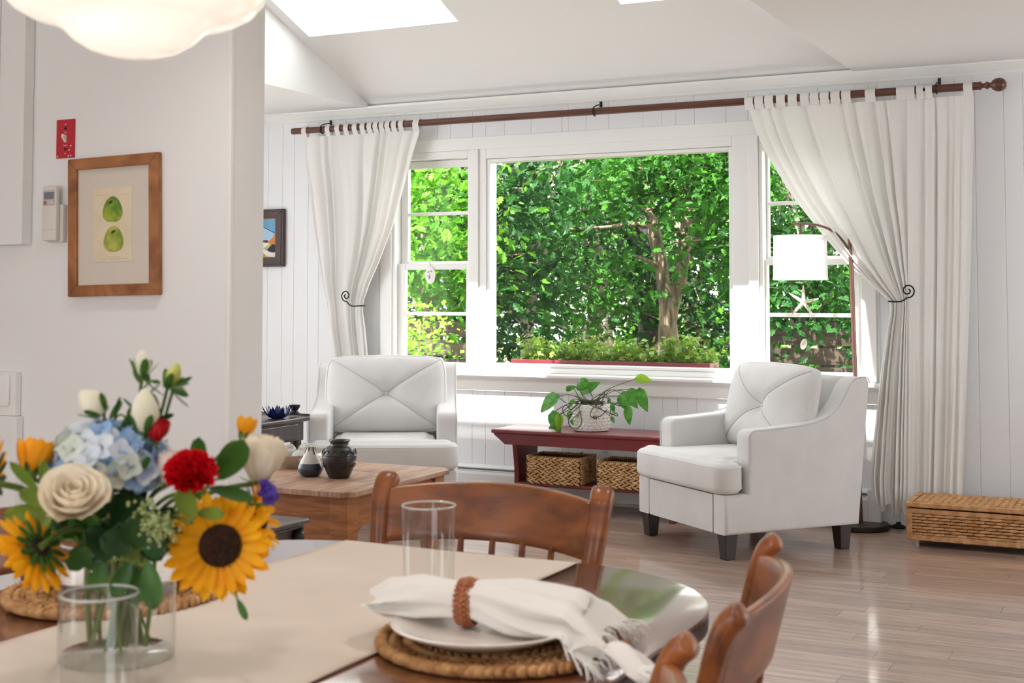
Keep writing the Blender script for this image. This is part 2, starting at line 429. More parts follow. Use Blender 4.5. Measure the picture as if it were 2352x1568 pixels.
# ---- fill downlights added out of view to brighten the dining area
M_fill_lens = bpy.data.materials.new('fill_light_lens'); M_fill_lens.use_nodes = True
_l = M_fill_lens.node_tree.nodes['Principled BSDF']; _l.inputs['Emission Color'].default_value = (1, .95, .88, 1); _l.inputs['Emission Strength'].default_value = 6.0
for n_, (x, y, lab) in enumerate(((-2.0, .55, 'added fill light above the near left of the dining table'), (-.55, .55, 'added fill light above the near right of the dining table'), (-2.0, 2.35, 'added fill light above the far left of the dining table'), (-.55, 2.35, 'added fill light above the far right of the dining table'), (.75, 1.5, 'added fill light right of the dining table'), (.6, 4.0, 'added fill light near the right wall of the living area'))):
    t = thing('fill_downlight', lab, 'fill light', (x, y, ZC - .012), group='added fill lights overhead')
    MB().lathe([(.055, .0115), (.085, .0115), (.085, .004), (.075, 0), (.055, .004)], 28, caps=False).build('trim_ring', M_trim, t, smooth=40)
    MB().lathe([(0, .006), (.054, .006), (.054, .010), (0, .010)], 28).build('lens', M_fill_lens, t)
    ld = bpy.data.lights.new('fill_spot', 'SPOT'); ld.energy = 19; ld.spot_size = R(125); ld.spot_blend = .8; ld.shadow_soft_size = .05; ld.color = (1, .97, .94)
    lo2 = bpy.data.objects.new('fill_spot_lamp', ld); COL.objects.link(lo2); lo2.parent = t; lo2.location = (0, 0, -.01)

# ---- the three windows (positions read from the photograph on each glass plane)
def frame(mb, x0, x1, z0, z1, wl, wr, wb_, wt, y0, y1):
    """rectangular frame around the opening x0..x1, z0..z1 with the four face widths"""
    mb.box(x0 - wl, x0, y0, y1, z0 - wb_, z1 + wt); mb.box(x1, x1 + wr, y0, y1, z0 - wb_, z1 + wt)
    mb.box(x0, x1, y0, y1, z0 - wb_, z0); mb.box(x0, x1, y0, y1, z1, z1 + wt)
    return mb
# casings and mullion posts
cs = MB()
cs.box(OX0 - .03, OX0 + .05, D - .018, D, .775, 2.165)
cs.box(OX1 - .05, OX1 + .03, D - .018, D, .775, 2.165)
cs.box(OX0 - .03, OX1 + .03, D - .012, D, 2.165, 2.245)
struct('trim_3', cs, M_trim, bevel=.003, label='flat white casing boards around the row of windows')
ms = MB()
ms.box(-3.972, -3.912, D - .02, D + .10, .775, 2.165); ms.box(-2.170, -2.112, D - .02, D + .10, .775, 2.165)
struct('trim_4', ms, M_trim, bevel=.003, label='two white mullion posts between the three windows')
st = MB(); st.slab([(D + .1, .728), (D + .1, .772), (D - .06, .772), (D - .068, .764), (D - .068, .752), (D - .06, .744), (D - .03, .74), (D - .026, .728)][::-1], OX0 - .08, OX1 + .08, 'x')
struct('trim_5', st, M_trim, smooth=35, label='long white window stool running under the three windows')
ap = MB(); ap.slab([(D, .655), (D - .016, .655), (D - .018, .665), (D - .018, .715), (D - .024, .727), (D, .727)], OX0 - .05, OX1 + .05, 'x')
struct('trim_6', ap, M_trim, label='flat white apron board under the window stool')
YG = D + .045
a = aty(1131.5, 833, YG); b = aty(1677.5, 347, YG)
a.z = .5 * (aty(1131, 833, YG).z + aty(1678, 847, YG).z); b.z = .5 * (aty(1132, 374, YG).z + aty(1677, 347, YG).z)
w1 = thing('window_1', 'large fixed picture window looking onto trees', None, ((a.x + b.x) / 2, YG, a.z), kind='structure')
def at_origin(mb, o): 
    l = o.location; mb.v = [(p[0] - l[0], p[1] - l[1], p[2] - l[2]) for p in mb.v]; return mb
f1 = frame(MB(), a.x, b.x, a.z, b.z, .022, .022, .02, .022, D + .005, D + .10)
at_origin(f1, w1).build('stop', M_trim, w1, bevel=.004)
f1 = frame(MB(), a.x - .023, b.x + .023, a.z - .021, b.z + .023, a.x - .023 + 3.911, -2.171 - b.x - .023, a.z - .021 - .772, 2.17 - b.z - .024, D - .006, D + .09)
at_origin(f1, w1).build('frame', M_trim, w1, bevel=.004)
at_origin(MB().box(a.x - .005, b.x + .005, YG, YG + .006, a.z - .005, b.z + .005), w1).build('pane', M_pane, w1)
def double_hung(name, label, gu, gl, mun, rail, x0, x1):
    """gu, gl: glass rectangles (uL, vB, uR, vT) of upper and lower sash; mun: muntin rows; x0, x1: opening"""
    w = thing(name, label, None, ((x0 + x1) / 2, D + .06, .772), kind='structure')
    j = MB()
    j.box(x0, x0 + .02, D - .004, D + .13, .772, 2.165); j.box(x1 - .02, x1, D - .004, D + .13, .772, 2.165)
    j.box(x0 + .02, x1 - .02, D - .004, D + .13, 2.12, 2.165); j.box(x0 + .02, x1 - .02, D + .02, D + .13, .772, .79)
    at_origin(j, w).build('jamb', M_trim, w, bevel=.003)
    for nm, g, yy, mv in (('upper_sash', gu, D + .075, mun[0]), ('lower_sash', gl, D + .035, mun[1])):
        p = aty(g[0], g[1], yy + .018); q = aty(g[2], g[3], yy + .018)
        zb = aty((g[0] + g[2]) / 2, g[1], yy + .018).z; zt = aty((g[0] + g[2]) / 2, g[3], yy + .018).z
        gx0, gx1 = max(p.x, x0 + .035), min(q.x, x1 - .035)
        s = frame(MB(), gx0, gx1, zb, zt, gx0 - x0 - .021, x1 - .021 - gx1, (rail if nm == 'upper_sash' else zb - .79), (rail if nm == 'lower_sash' else 2.118 - zt), yy, yy + .036)
        so = at_origin(s, w).build(nm, M_trim, w, bevel=.004)
        zm = aty((g[0] + g[2]) / 2, mv, yy + .018).z
        at_origin(MB().box(gx0, gx1, yy + .004, yy + .032, zm - .0105, zm + .0105), w).build('muntin', M_trim, so, bevel=.003)
        at_origin(MB().box(gx0 - .004, gx1 + .004, yy + .016, yy + .02, zb - .004, zm - .0106), w).build('pane', M_pane, so)
        at_origin(MB().box(gx0 - .004, gx1 + .004, yy + .016, yy + .02, zm + .0106, zt + .004), w).build('pane', M_pane, so)
    # sash lock on the meeting rail
    return w
w2 = double_hung('window_2', 'double-hung window beside the left curtain', (940, 600, 1083, 386), (933, 831, 1073.5, 619), (491, 720), .04, OX0 + .05, -3.973)
w3 = double_hung('window_3', 'double-hung window behind the arc floor lamp', (1757, 588, 1962, 343), (1757, 853, 1957, 608), (465, 723.5), .035, -2.111, OX1 - .05)

# ---- baseboard heater along the window wall
hx0, hx1 = -5.6, -1.44
ht = thing('baseboard_heater', 'long white metal baseboard heater under the windows', 'heater', ((hx0 + hx1) / 2, D, 0))
M_heat = mat('heater_enamel', (236, 236, 236), .35)
hw = (hx1 - hx0) / 2
MB().slab([(-.002, .02), (-.002, .2), (-.03, .2), (-.055, .186), (-.056, .18), (-.012, .182), (-.012, .02)][::-1], -hw, hw, 'x').build('back_plate', M_heat, ht)
MB().slab([(-.052, .03), (-.066, .03), (-.066, .145), (-.06, .16), (-.05, .164), (-.052, .15)][::-1], -hw + .05, hw - .07, 'x').build('front_cover', M_heat, ht)
fin = MB(); fin.box(-hw + .06, hw - .08, -.045, -.016, .06, .125); fin.build('fin_element', M_dark_gap, ht)
MB().box(-hw, -hw + .05, -.067, -.002, .005, .203).build('end_cap', M_heat, ht, bevel=.004)
MB().box(hw - .07, hw, -.067, -.002, .005, .203).build('end_cap', M_heat, ht, bevel=.004)
MB().slab([(-.047, .15), (-.062, .166), (-.06, .169), (-.045, .154)], -hw + .05, hw - .07, 'x').build('damper', M_heat, ht)

# ---- wall outlet under the bench
oc = aty(1392, 1048, D - .002)
ot = thing('wall_outlet', 'white duplex wall outlet low on the panelling under the red bench', 'outlet', oc)
MB().box(-.036, .036, -.006, .0, -.058, .058).build('cover_plate', M_white, ot, bevel=.003)
for dz in (.026, -.026):
    r = MB().slab(rrect(-.017, .017, dz - .015, dz + .015, .008), -.009, -.0061, 'y').build('receptacle', M_white, ot)
    MB().box(-.009, -.006, -.0095, -.0091, dz - .004, dz + .007).box(.006, .009, -.0095, -.0091, dz - .004, dz + .007).box(-.002, .002, -.0095, -.0091, dz - .011, dz - .007).build('slots', M_black, r)
# ================================================================== CURTAINS AND ROD
YC = 7.30
rl, rr_ = aty(672, 302, YC), aty(2248, 197, YC)
zr = .5 * (rl.z + rr_.z)
rod = thing('curtain_rod', 'long dark stained wooden curtain rod with a ball finial above the windows', 'curtain rod', (rl.x, YC, zr))
Lr = rr_.x - rl.x
n = 10
rp = MB(); rp.tube([(0, 0, 0), (Lr, 0, 0)], .0215, n=n); rp.build('pole', M_rod, rod, smooth=20)
fp = [(.0, 0), (.022, 0), (.022, .012), (.013, .018), (.012, .028), (.018, .036), (.02, .045), (.013, .055), (.014, .062), (.026, .07), (.034, .086), (.0365, .1), (.034, .116), (.024, .13), (.01, .137), (.0, .138)]
f = MB().lathe(fp, 20); f.build('finial', M_rod, rod, smooth=50, M=Matrix.Translation((Lr, 0, 0)) @ Matrix.Rotation(math.pi / 2, 4, 'Y'))
for u in (741, 1366, 2152):
    x = aty(u, 250, YC).x - rl.x
    h = MB(); pts = [(x, .09, .05), (x, .05, .045), (x, .0, .03)] + [(x, -.028 * math.sin(q) , .026 * math.cos(q) * 1.05 ) for q in [i * math.pi / 8 for i in range(1, 10)]]
    h.tube(smooth_path(pts, 3), .004, 6); h.box(x - .008, x + .008, .094, .0985, .02, .075)
    h.build('bracket', M_black, rod, smooth=60)

def curtain(name, label, rows, tabs, nf, amp, seed, tie=None, tmid=None, hemz=None, ybase=YC):
    """rows: (z, xl, xr) from top to bottom; folds run down the cloth; tabs: x positions of loops over the rod"""
    random.seed(seed)
    ztop = rows[0][0]; zbot = rows[-1][0]
    c = thing(name, label, 'curtain', ((rows[-1][1] + rows[-1][2]) / 2, ybase, zbot))
    o = Vector(c.location)
    ph = [random.uniform(-.6, .6) for _ in range(40)]
    NU, NV = 150, 60
    tl = [(-r[0], r[1]) for r in rows]; tr = [(-r[0], r[2]) for r in rows]
    am = [(-r[0], (r[2] - r[1])) for r in rows]; wmax = max(r[2] - r[1] for r in rows)
    def fn(t, s):
        z = ztop + (zbot - ztop) * s
        xl = lerp_tab(tl, -z); xr = lerp_tab(tr, -z)
        tt = t
        if tmid: tt = lerp_tab([(0, 0), (tmid[0], tmid[0] + (tmid[1] - tmid[0]) * min(1, max(0, (ztop - z) / (ztop - tie)))), (1, 1)], t)
        x = xl + (xr - xl) * tt
        comp = wmax / max(xr - xl, .05)
        k = t * nf + .35 * math.sin(2 * math.pi * t * 1.7 + ph[0] * 5) + .22 * math.sin(2 * math.pi * t * 4.3 + ph[1] * 5) + .10 * math.sin(s * 2.4 + t * 9)
        w8 = .55 + .45 * math.sin(2 * math.pi * t * 2.3 + ph[2] * 6 + s * .8)
        fold = (1 - 2 * abs(math.sin(math.pi * k)) ** 1.4) * (.35 + .65 * w8) + .10 * math.sin(2 * math.pi * 2.3 * k + ph[3] + s)
        a = amp * (.45 + .55 * min(1, s * 5)) * min(1.25, .75 + .25 * comp ** .5)
        if tie: a *= 1 - .35 * math.exp(-((z - tie) / .09) ** 2)
        y = fold * a
        x += .25 * a * math.cos(2 * math.pi * k)
        if hemz: z = z + (hemz(t) * max(0, (s - .8) / .2))
        return (x - o.x, y, z - o.z)
    mb = MB().grid(fn, NU, NV)
    cl = mb.build('drape', M_curtain, c, smooth=80)
    for x, wdt, lean in tabs:
        m = MB(); q0 = []
        path = [(-.004, -.05), (-.026, -.012), (-.026, .004), (-.019, .020), (0, .0275), (.019, .020), (.026, .004), (.026, -.012), (.012, -.05)]
        for (yy, zz) in path:
            dx = lean * (zz - .0275)
            q0.append([(x - wdt / 2 + dx - o.x, YC - ybase + yy, zr + zz - o.z), (x + wdt / 2 + dx - o.x, YC - ybase + yy, zr + zz - o.z)])
        vs = [p for pr in q0 for p in pr]; m.add(vs, [(2*i, 2*i+1, 2*i+3, 2*i+2) for i in range(len(path) - 1)])
        m.build('tab', M_curtain, c, smooth=60)
    return c
def row(v, ul, ur):
    return (aty((ul + ur) / 2, v, YC).z, aty(ul, v, YC).x, aty(ur, v, YC).x)
ZT = zr - .045
rowsL = [(ZT, aty(697, 325, YC).x, aty(966, 308, YC).x)] + [row(*q) for q in ((360, 700, 950), (440, 712, 928), (520, 722, 905), (600, 734, 872), (650, 742, 848), (690, 750, 834), (715, 754, 832), (760, 760, 836), (830, 770, 842), (950, 774, 848))] + [(.06, aty(778, 1150, YC).x, aty(850, 1150, YC).x)]
def tabx(us, wdt=.048, lean=0.0): return [(aty(u, 300 - (u - 690) * .066, YC).x, wdt, lean) for u in us]
cL = curtain('tab_top_curtain', 'ivory tab-top curtain tied back behind the left armchair', rowsL, tabx((702, 756, 778, 798, 818, 836, 852, 866, 880, 893, 908, 924), .036) + tabx((960,), .045, .15), 8, .024, 3, tie=1.17, tmid=(.42, .55))
rowsR = [(ZT, aty(1720, 240, YC).x, aty(2100, 222, YC).x)] + [row(*q) for q in ((300, 1740, 2104), (350, 1762, 2104), (450, 1822, 2102), (545, 1895, 2102), (600, 1942, 2100), (650, 1994, 2098), (690, 2042, 2092), (715, 2044, 2092), (760, 2036, 2092), (850, 2022, 2092), (1000, 2006, 2090), (1100, 1996, 2090))] + [(.14, aty(2005, 1160, YC).x, aty(2086, 1160, YC).x)]
cR = curtain('tab_top_curtain', 'ivory tab-top curtain swept aside behind the arc floor lamp', rowsR, tabx((1722, 1745, 1768, 1795, 1822, 1850, 1872, 1895, 1920, 1945), .05) + tabx((2000, 2072), .055), 8, .024, 8, tie=1.215, tmid=(.6, .62), hemz=lambda t: -.06 * t + .03 * math.sin(t * 17))
rowsP = [(ZT, aty(2084, 220, YC).x, aty(2236, 212, YC).x)] + [row(*q) for q in ((300, 2086, 2237), (600, 2088, 2232), (900, 2090, 2222), (1120, 2088, 2214))] + [(.05, aty(2084, 1180, YC).x, aty(2212, 1190, YC).x)]
cP = curtain('tab_top_curtain', 'narrow ivory curtain panel hanging straight down behind the wicker trunk', rowsP, tabx((2092, 2116, 2132, 2224), .046), 3, .018, 5, ybase=YC + .005)

def holdback(label, u, v, flip, x0u, x1u):
    p = aty(u, v, YC - .06)
    t = thing('curtain_holdback', label, 'curtain holdback', p, group=None)
    pts = []
    for k in range(28):                           # scroll
        q = k / 27 * 2 * math.pi * 1.45; r = .008 + .030 * (k / 27)
        pts.append((flip * r * math.cos(q + 2.0), -.012, r * math.sin(q + 2.0) + .02))
    a = aty(x0u, v + 16, YC - .06); b = aty(x1u, v + 16, YC - .06)
    endp = Vector(pts[-1])
    tail = [endp, Vector((endp.x + (b.x - p.x - endp.x) * .35, -.016, a.z - p.z)), Vector((b.x - p.x, -.016, b.z - p.z)), Vector((b.x - p.x + .006 * (1 if b.x > a.x else -1), .015, b.z - p.z)), Vector((b.x - p.x - (.05 if b.x > a.x else 0), .09, b.z - p.z)), Vector((a.x - p.x - (.06 if b.x > a.x else 0), .155, b.z - p.z))]
    m = MB(); m.tube(smooth_path([Vector(q) for q in pts[:-1]] + tail, 4), .0042, 7); m.build('scroll', M_black, t, smooth=60)
holdback('black iron scroll holdback gripping the left curtain', 797, 686, 1, 795, 832)
holdback('black iron scroll holdback gripping the right curtain', 2086, 676, -1, 2080, 2044)

# ================================================================== ARMCHAIRS
def make_armchair(label, loc, rz):
    t = thing('armchair', label, 'armchair', loc, rz, 'pair of white armchairs by the window')
    W = .41; A = .295
    def arc(c, r, a0, a1, n=5): return [(c[0] + r * math.cos(R(a0 + (a1 - a0) * k / n)), c[1] + r * math.sin(R(a0 + (a1 - a0) * k / n))) for k in range(n + 1)]
    side = [(-.39, .12), (.395, .12), (.468, .80)] + arc((.438, .812), .03, 0, 90, 4) + [(.40, .842)] + [(.37, .835), (.343, .812), (.318, .772), (.288, .724), (.248, .682), (.2, .652), (.13, .632), (.06, .62), (-.06, .612), (-.16, .606)] + arc((-.215, .565), .04, 90, 180, 4) + [(-.255, .45), (-.255, .305), (-.39, .305)]
    for s in (-1, 1):
        x0, x1 = (A, W) if s > 0 else (-W, -A)
        MB().slab(side, x0, x1, 'x', r=.018, seg=4).build('arm', M_uph, t, smooth=50)
        # piping along the outer edge of the arm
        xo = s * (W - .004)
        pp = MB(); pp.tube([(xo, y, z) for y, z in side[3:-2]], .0032, 5); pp.build('piping', M_uph, t, smooth=60)
    MB().slab(rrect(-A + .002, A - .002, .12, .30, .006, 2), -.388, .36, 'y').build('base', M_uph, t, smooth=40)
    back = [(.28, .30), (.385, .30), (.455, .80)] + arc((.42, .805), .035, 0, 90, 4) + arc((.40, .805), .035, 90, 175, 4)
    MB().slab(back, -A + .002, A - .002, 'x', r=.004, seg=2).build('backrest', M_uph, t, smooth=50)
    # T shaped seat cushion
    def rc(pts, rs_, n=5):
        out = []; m = len(pts)
        for i in range(m):
            r = rs_[i]
            a, b, c = Vector(pts[i-1]), Vector(pts[i]), Vector(pts[(i+1) % m]); u = (a - b).normalized(); w_ = (c - b).normalized()
            p0 = b + u * r; p1 = b + w_ * r
            for k in range(n + 1):
                s_ = math.pi / 2 * k / n; cc_ = b + u * r + w_ * r; out.append(tuple(cc_ - w_ * r * math.cos(s_) - u * r * math.sin(s_)))
        return out
    to = rc([(-W - .004, -.425), (W + .004, -.425), (W + .004, -.268), (A - .008, -.268), (A - .008, .29), (-A + .008, .29), (-A + .008, -.268), (-W - .004, -.268)], (.074, .074, .074, .02, .074, .074, .02, .074))
    cu = MB().slab(to, .308, .452, 'z', r=.034, seg=5, puff=.014, pin=.030)
    co = cu.build('seat_cushion', M_uph, t, smooth=60)
    for z in (.333, .432):
        pi = MB(); P = [Vector((p[0], p[1], z)) for p in to]; pi.tube([p + Vector((p.x, p.y + .08, 0)).normalized() * -.006 for p in P], .0035, 5, closed=True); pi.build('piping', M_uph, co, smooth=60)
    # back cushion: tilted pillow with crossed seams meeting at a button
    bw, bh = .335, .43
    def thick(a, b):
        e = (1 - abs(a) ** 3.2) ; g = (1 - abs(b) ** 3.2)
        th = .055 + .085 * (max(e, 0) ** .6) * (max(g, 0) ** .6)
        x = a * bw; z = b * bh / 2
        k = bh / 2 / bw; d1 = abs(z - k * x) / math.hypot(1, k); d2 = abs(z + k * x) / math.hypot(1, k)
        th -= .010 * math.exp(-(min(d1, d2) / .012) ** 2)
        rr2 = math.hypot(x, z); th -= .045 * math.exp(-(rr2 / .055) ** 2)
        return th
    def edge(a, b):                                # slightly pinched outline with raised corners
        k_ = 1 - .055 * (abs(a) ** 5) * (abs(b) ** 5); return (a * bw * (1 + .02 * (1 - b * b)) * k_, b * bh / 2 * (1 + .03 * (1 - a * a)) * k_)
    N = 44
    def front(i, j):
        a = 2 * i - 1; b = 2 * j - 1; x, z = edge(a, b); return (x, -thick(a, b), z)
    def rear(i, j):
        a = 1 - 2 * i; b = 2 * j - 1; x, z = edge(a, b); e = max(0, 1 - abs(a) ** 3) * max(0, 1 - abs(b) ** 3); return (x, .035 * e, z)
    pm = MB().grid(front, N, N); pm.grid(rear, 16, 16)
    ring = [(-1, -1 + 2 * k / 16) for k in range(16)] + [(-1 + 2 * k / 16, 1) for k in range(16)] + [(1, 1 - 2 * k / 16) for k in range(16)] + [(1 - 2 * k / 16, -1) for k in range(16)]
    vs = []
    for (a, b) in ring:
        x, z = edge(a, b); q = Vector((a, 0, b)).normalized() * .012
        vs += [(x, -thick(a, b), z), (x + q.x, -thick(a, b) * .66, z + q.z), (x + q.x, -thick(a, b) * .33, z + q.z), (x, 0, z)]
    m = len(ring)
    pm.add(vs, [(4*i+k, 4*i+k+1, 4*((i+1) % m)+k+1, 4*((i+1) % m)+k) for i in range(m) for k in range(3)])
    MM = Matrix.Translation((0, .195, .665)) @ Matrix.Rotation(R(-13), 4, 'X')
    bc = pm.build('back_cushion', M_uph, t, smooth=70, M=MM)
    for sg in (-1, 1):
        sm = MB(); P = []
        for k in range(41):
            a = -.97 + 1.94 * k / 40; b = sg * a; x, z = edge(a, b); P.append((x, -thick(a, b) - .0028, z))
        sm.tube(P, .0016, 5); sm.build('seam', M_seam, bc, smooth=60)
    pi = MB(); pi.tube([(edge(a, b)[0], -thick(a, b) - .001, edge(a, b)[1]) for a, b in ring], .0035, 5, closed=True); pi.build('piping', M_uph, bc, smooth=60)
    MB().blob((0, -thick(0, 0) - .002, 0), Vector((0, .008, 0)), Vector((.013, 0, 0)), Vector((0, 0, .013)), 10, 6).build('button', M_uph, bc, smooth=60)
    for sx in (-1, 1):
        for sy in (-1, 1):
            x = sx * .355; y = .325 if sy > 0 else -.345
            l = MB(); a, b = .036, .026
            l.add([(x-b, y-b, 0), (x+b, y-b, 0), (x+b, y+b, 0), (x-b, y+b, 0), (x-a, y-a, .125), (x+a, y-a, .125), (x+a, y+a, .125), (x-a, y+a, .125)],
                  [(0, 3, 2, 1), (4, 5, 6, 7), (0, 1, 5, 4), (1, 2, 6, 5), (2, 3, 7, 6), (3, 0, 4, 7)])
            l.build('leg', M_legdark, t, bevel=.003)
    return t
make_armchair('white upholstered armchair in front of the arc floor lamp, seen from its side', (-1.985, 6.655, 0), R(-38.96))
_cl = atd(879, 950, 7.3) + Vector((-math.sin(R(29.4)), math.cos(R(29.4)), 0)) * .255
make_armchair('white upholstered armchair behind the pine coffee table, facing the camera', (_cl.x, _cl.y, 0), R(29.4))

# ================================================================== RED BENCH, BASKETS, PLANT
bx0, bx1 = -3.585, -2.36; by0, by1 = 6.93, 7.30; bz = .47
be = thing('bench', 'red painted wooden bench with a lower shelf under the picture window', 'bench', ((bx0 + bx1) / 2, (by0 + by1) / 2, 0))
o = Vector(be.location); hx = (bx1 - bx0) / 2; hy = (by1 - by0) / 2
MB().slab(rrect(-hx, hx, -hy, hy, .006, 2), bz - .022, bz, 'z', r=.006, seg=3).build('top', M_red, be, smooth=40)
for sy in (-1, 1):
    y0 = -hy + .012 if sy < 0 else hy - .03
    MB().slab([(-hx + .085, .385), (hx - .085, .385), (hx - .012, bz - .03), (hx - .012, bz - .0225), (-hx + .012, bz - .0225), (-hx + .012, bz - .03)], y0, y0 + .018, 'y').build('apron', M_red, be, bevel=.002)
for sx in (-1, 1):
    pr = []; xx = sx * (hx - .135)
    for k in range(13):
        z = .0 + .385 * k / 12; q = math.sin(math.pi * min(1, k / 12)) ; pr.append((-hy + .035 + .028 * q, z))
    pr2 = [(-y, z) for y, z in pr][::-1]
    outl = pr2[::-1] + pr[::-1]
    MB().slab([(y, z) for y, z in ([(-q[0], q[1]) for q in pr] + pr[::-1])], xx - .014, xx + .014, 'x').build('side_panel', M_red, be, bevel=.002)
MB().slab(rrect(-hx + .15, hx - .15, -hy + .045, hy - .045, .004, 2), .150, .17, 'z', r=.004).build('shelf', M_red, be, smooth=40)

def weave_face(mb, P, U, V, nu, nv, W_, H_, th=.008, tilt=.0, jit=.15):
    """lumps of woven strand on the face P + u*U*W_ + v*V*H_"""
    N_ = U.cross(V).normalized(); lw, lh = W_ / nu, H_ / nv
    for j in range(nv):
        for i in range(-1 if j % 2 else 0, nu):
            cu = (i + .5 + (.5 if j % 2 else 0)) * lw
            a = max(cu - lw * .62, 0); b = min(cu + lw * .62, W_)
            if b - a < .3 * lw: continue
            c_ = P + U * ((a + b) / 2) + V * ((j + .5) * lh) + N_ * th * random.uniform(-jit, jit)
            sgn = 1 if j % 2 else -1
            ax = (U + V * tilt * sgn * random.uniform(.6, 1.4)).normalized() * ((b - a) / 2)
            mb.blob(c_, ax, V * lh * random.uniform(.5, .62), N_ * th, 6, 4)
    return mb
def basket(label, x, y, z, wx, dy, hz, seed):
    random.seed(seed)
    t = thing('basket', label, 'basket', (x, y, z), 0, 'seagrass baskets on the bench shelf')
    a, b = wx / 2, dy / 2
    core = MB(); th = .008
    core.box(-a, a, -b, -b + th, .0, hz); core.box(-a, a, b - th, b, .0, hz); core.box(-a, -a + th, -b + th, b - th, 0, hz); core.box(a - th, a, -b + th, b - th, 0, hz); core.box(-a + th, a - th, -b + th, b - th, 0, .008)
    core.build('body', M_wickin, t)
    X, Y, Z = Vector((1, 0, 0)), Vector((0, 1, 0)), Vector((0, 0, 1))
    m = MB()
    weave_face(m, Vector((-a, -b, 0)), X, Z, max(5, int(wx / .038)), 10, wx, hz, tilt=.30)
    weave_face(m, Vector((a, -b, 0)), Y, Z, max(4, int(dy / .038)), 10, dy, hz, tilt=.30)
    weave_face(m, Vector((-a, b, 0)), -Y, Z, max(4, int(dy / .038)), 10, dy, hz, tilt=.30)
    weave_face(m, Vector((a, b, 0)), -X, Z, max(4, int(dy / .05)), 9, wx, hz, tilt=.35)
    m.build('weave', M_wick, t, smooth=60, kind='stuff')
    rim = MB()
    for P, U, L_ in ((Vector((-a, -b + .003, hz)), X, wx), (Vector((a - .003, -b, hz)), Y, dy), (Vector((a, b - .003, hz)), -X, wx), (Vector((-a + .003, b, hz)), -Y, dy)):
        k = int(L_ / .012)
        for i in range(k):
            c_ = P + U * (i + .5) * L_ / k
            rim.blob(c_, (Z * .011 + U * .006), U * .006, U.cross(Z) * .009, 5, 4)
    rim.build('braided_rim', M_wick, t, smooth=60)
    hd = MB(); hd.tube(smooth_path([(a + .004, -.045, hz * .8), (a + .012, -.03, hz * .6), (a + .012, .03, hz * .6), (a + .004, .045, hz * .8)], 4), .006, 6); hd.build('handle', M_wick, t, smooth=60)
    return t
basket('seagrass basket standing at the left end of the bench shelf', -3.205, 7.085, .17, .335, .23, .148, 1)
basket('seagrass basket standing nearest the right armchair on the bench shelf', -2.765, 7.085, .17, .335, .23, .142, 2)

# potted pothos
pc = Vector((-3.03, 7.115, bz))
pp = thing('plant_pot', 'white hobnail ceramic pot holding a trailing plant on the red bench', 'pot', pc)
pr = .104; ph_ = .155
MB().lathe([(.0, .0), (pr - .012, 0), (pr - .002, .006), (pr, .02), (pr + .003, ph_ - .01), (pr + .002, ph_), (pr - .006, ph_), (pr - .008, ph_ - .03), (0, ph_ - .03)], 36).build('body', M_white, pp, smooth=40)
hb = MB()
for j in range(7):
    for k in range(22):
        q = 2 * math.pi * (k + .5 * (j % 2)) / 22; nrm = Vector((math.cos(q), math.sin(q), 0)); z = .022 + j * .0195
        hb.blob(nrm * (pr + .001) + Vector((0, 0, z)), nrm * .006, Vector((-nrm.y, nrm.x, 0)) * .0075, Vector((0, 0, .0075)), 6, 4)
hb.build('hobnails', M_white, pp, smooth=60, kind='stuff')
MB().lathe([(0, .126), (.05, .128), (pr - .009, .126)], 20).build('soil', mat('potting_soil', (52, 38, 28), .95, bump=.5, bscale=60), pp)
M_poth = leaf_mat('pothos_leaf', (62, 128, 44), (96, 160, 66), 30, .3, .25)
M_vine = mat('vine_stem', (70, 72, 40), .5)
pl = thing('trailing_plant', 'pothos plant with heart-shaped leaves and dark looping vines in the white pot', 'plant', pc + Vector((0, 0, .127)))
po = Vector(pl.location)
def heart_leaf(L_, Wd, droop=.25, fold=.25, n=8):
    m = MB(); vs = []; fs = []
    for i in range(n + 1):
        t = i / n; w_ = Wd * (math.sin(math.pi * t ** .62)) ** .8 * (1 - .1 * t) if 0 < t < 1 else 0.0
        y = L_ * t; z = -droop * L_ * t * t
        for s_ in (-1, -.5, 0, .5, 1): vs.append((s_ * w_, y - (.12 * L_ * abs(s_) if t < .3 else 0) * (1 - t / .3 if t < .3 else 0), z + fold * abs(s_) * w_))
    for i in range(n):
        for k in range(4): fs.append((i*5+k, i*5+k+1, (i+1)*5+k+1, (i+1)*5+k))
    return m.add(vs, fs).mesh('leaf', smooth=60)
LM = [heart_leaf(.1, .033, .2, .3), heart_leaf(.085, .026, .35, .45), heart_leaf(.075, .024, .1, .5)]
for m_ in LM: m_.materials.append(M_poth)
M_poth2 = leaf_mat('pothos_young_leaf', (136, 180, 40), (150, 190, 60), 30, .35, .4)
LY = heart_leaf(.09, .028, .15, .3); LY.materials.append(M_poth2)
def leaf_at(mesh, base, tip, side=0.0, sc_=1.0, parent=pl, name='leaf'):
    base = Vector(base); tip = Vector(tip); y = (tip - base); L_ = y.length; y.normalize()
    toc = (Vector((0, 0, CAMZ)) - (base + po)).normalized()
    z = (toc * math.cos(side) + Vector((0, 0, 1)) * .6 + y.cross(toc) * math.sin(side)); z = (z - y * z.dot(y)).normalized(); x = y.cross(z)
    Mx = Matrix((x, y, z)).transposed().to_4x4(); Mx.translation = base
    o = bpy.data.objects.new(name, mesh); COL.objects.link(o); o.parent = parent
    o.matrix_basis = Mx @ Matrix.Scale(L_ / .088 * sc_, 4); return o
def ppx(u, v, y): return aty(u, v, y) - po
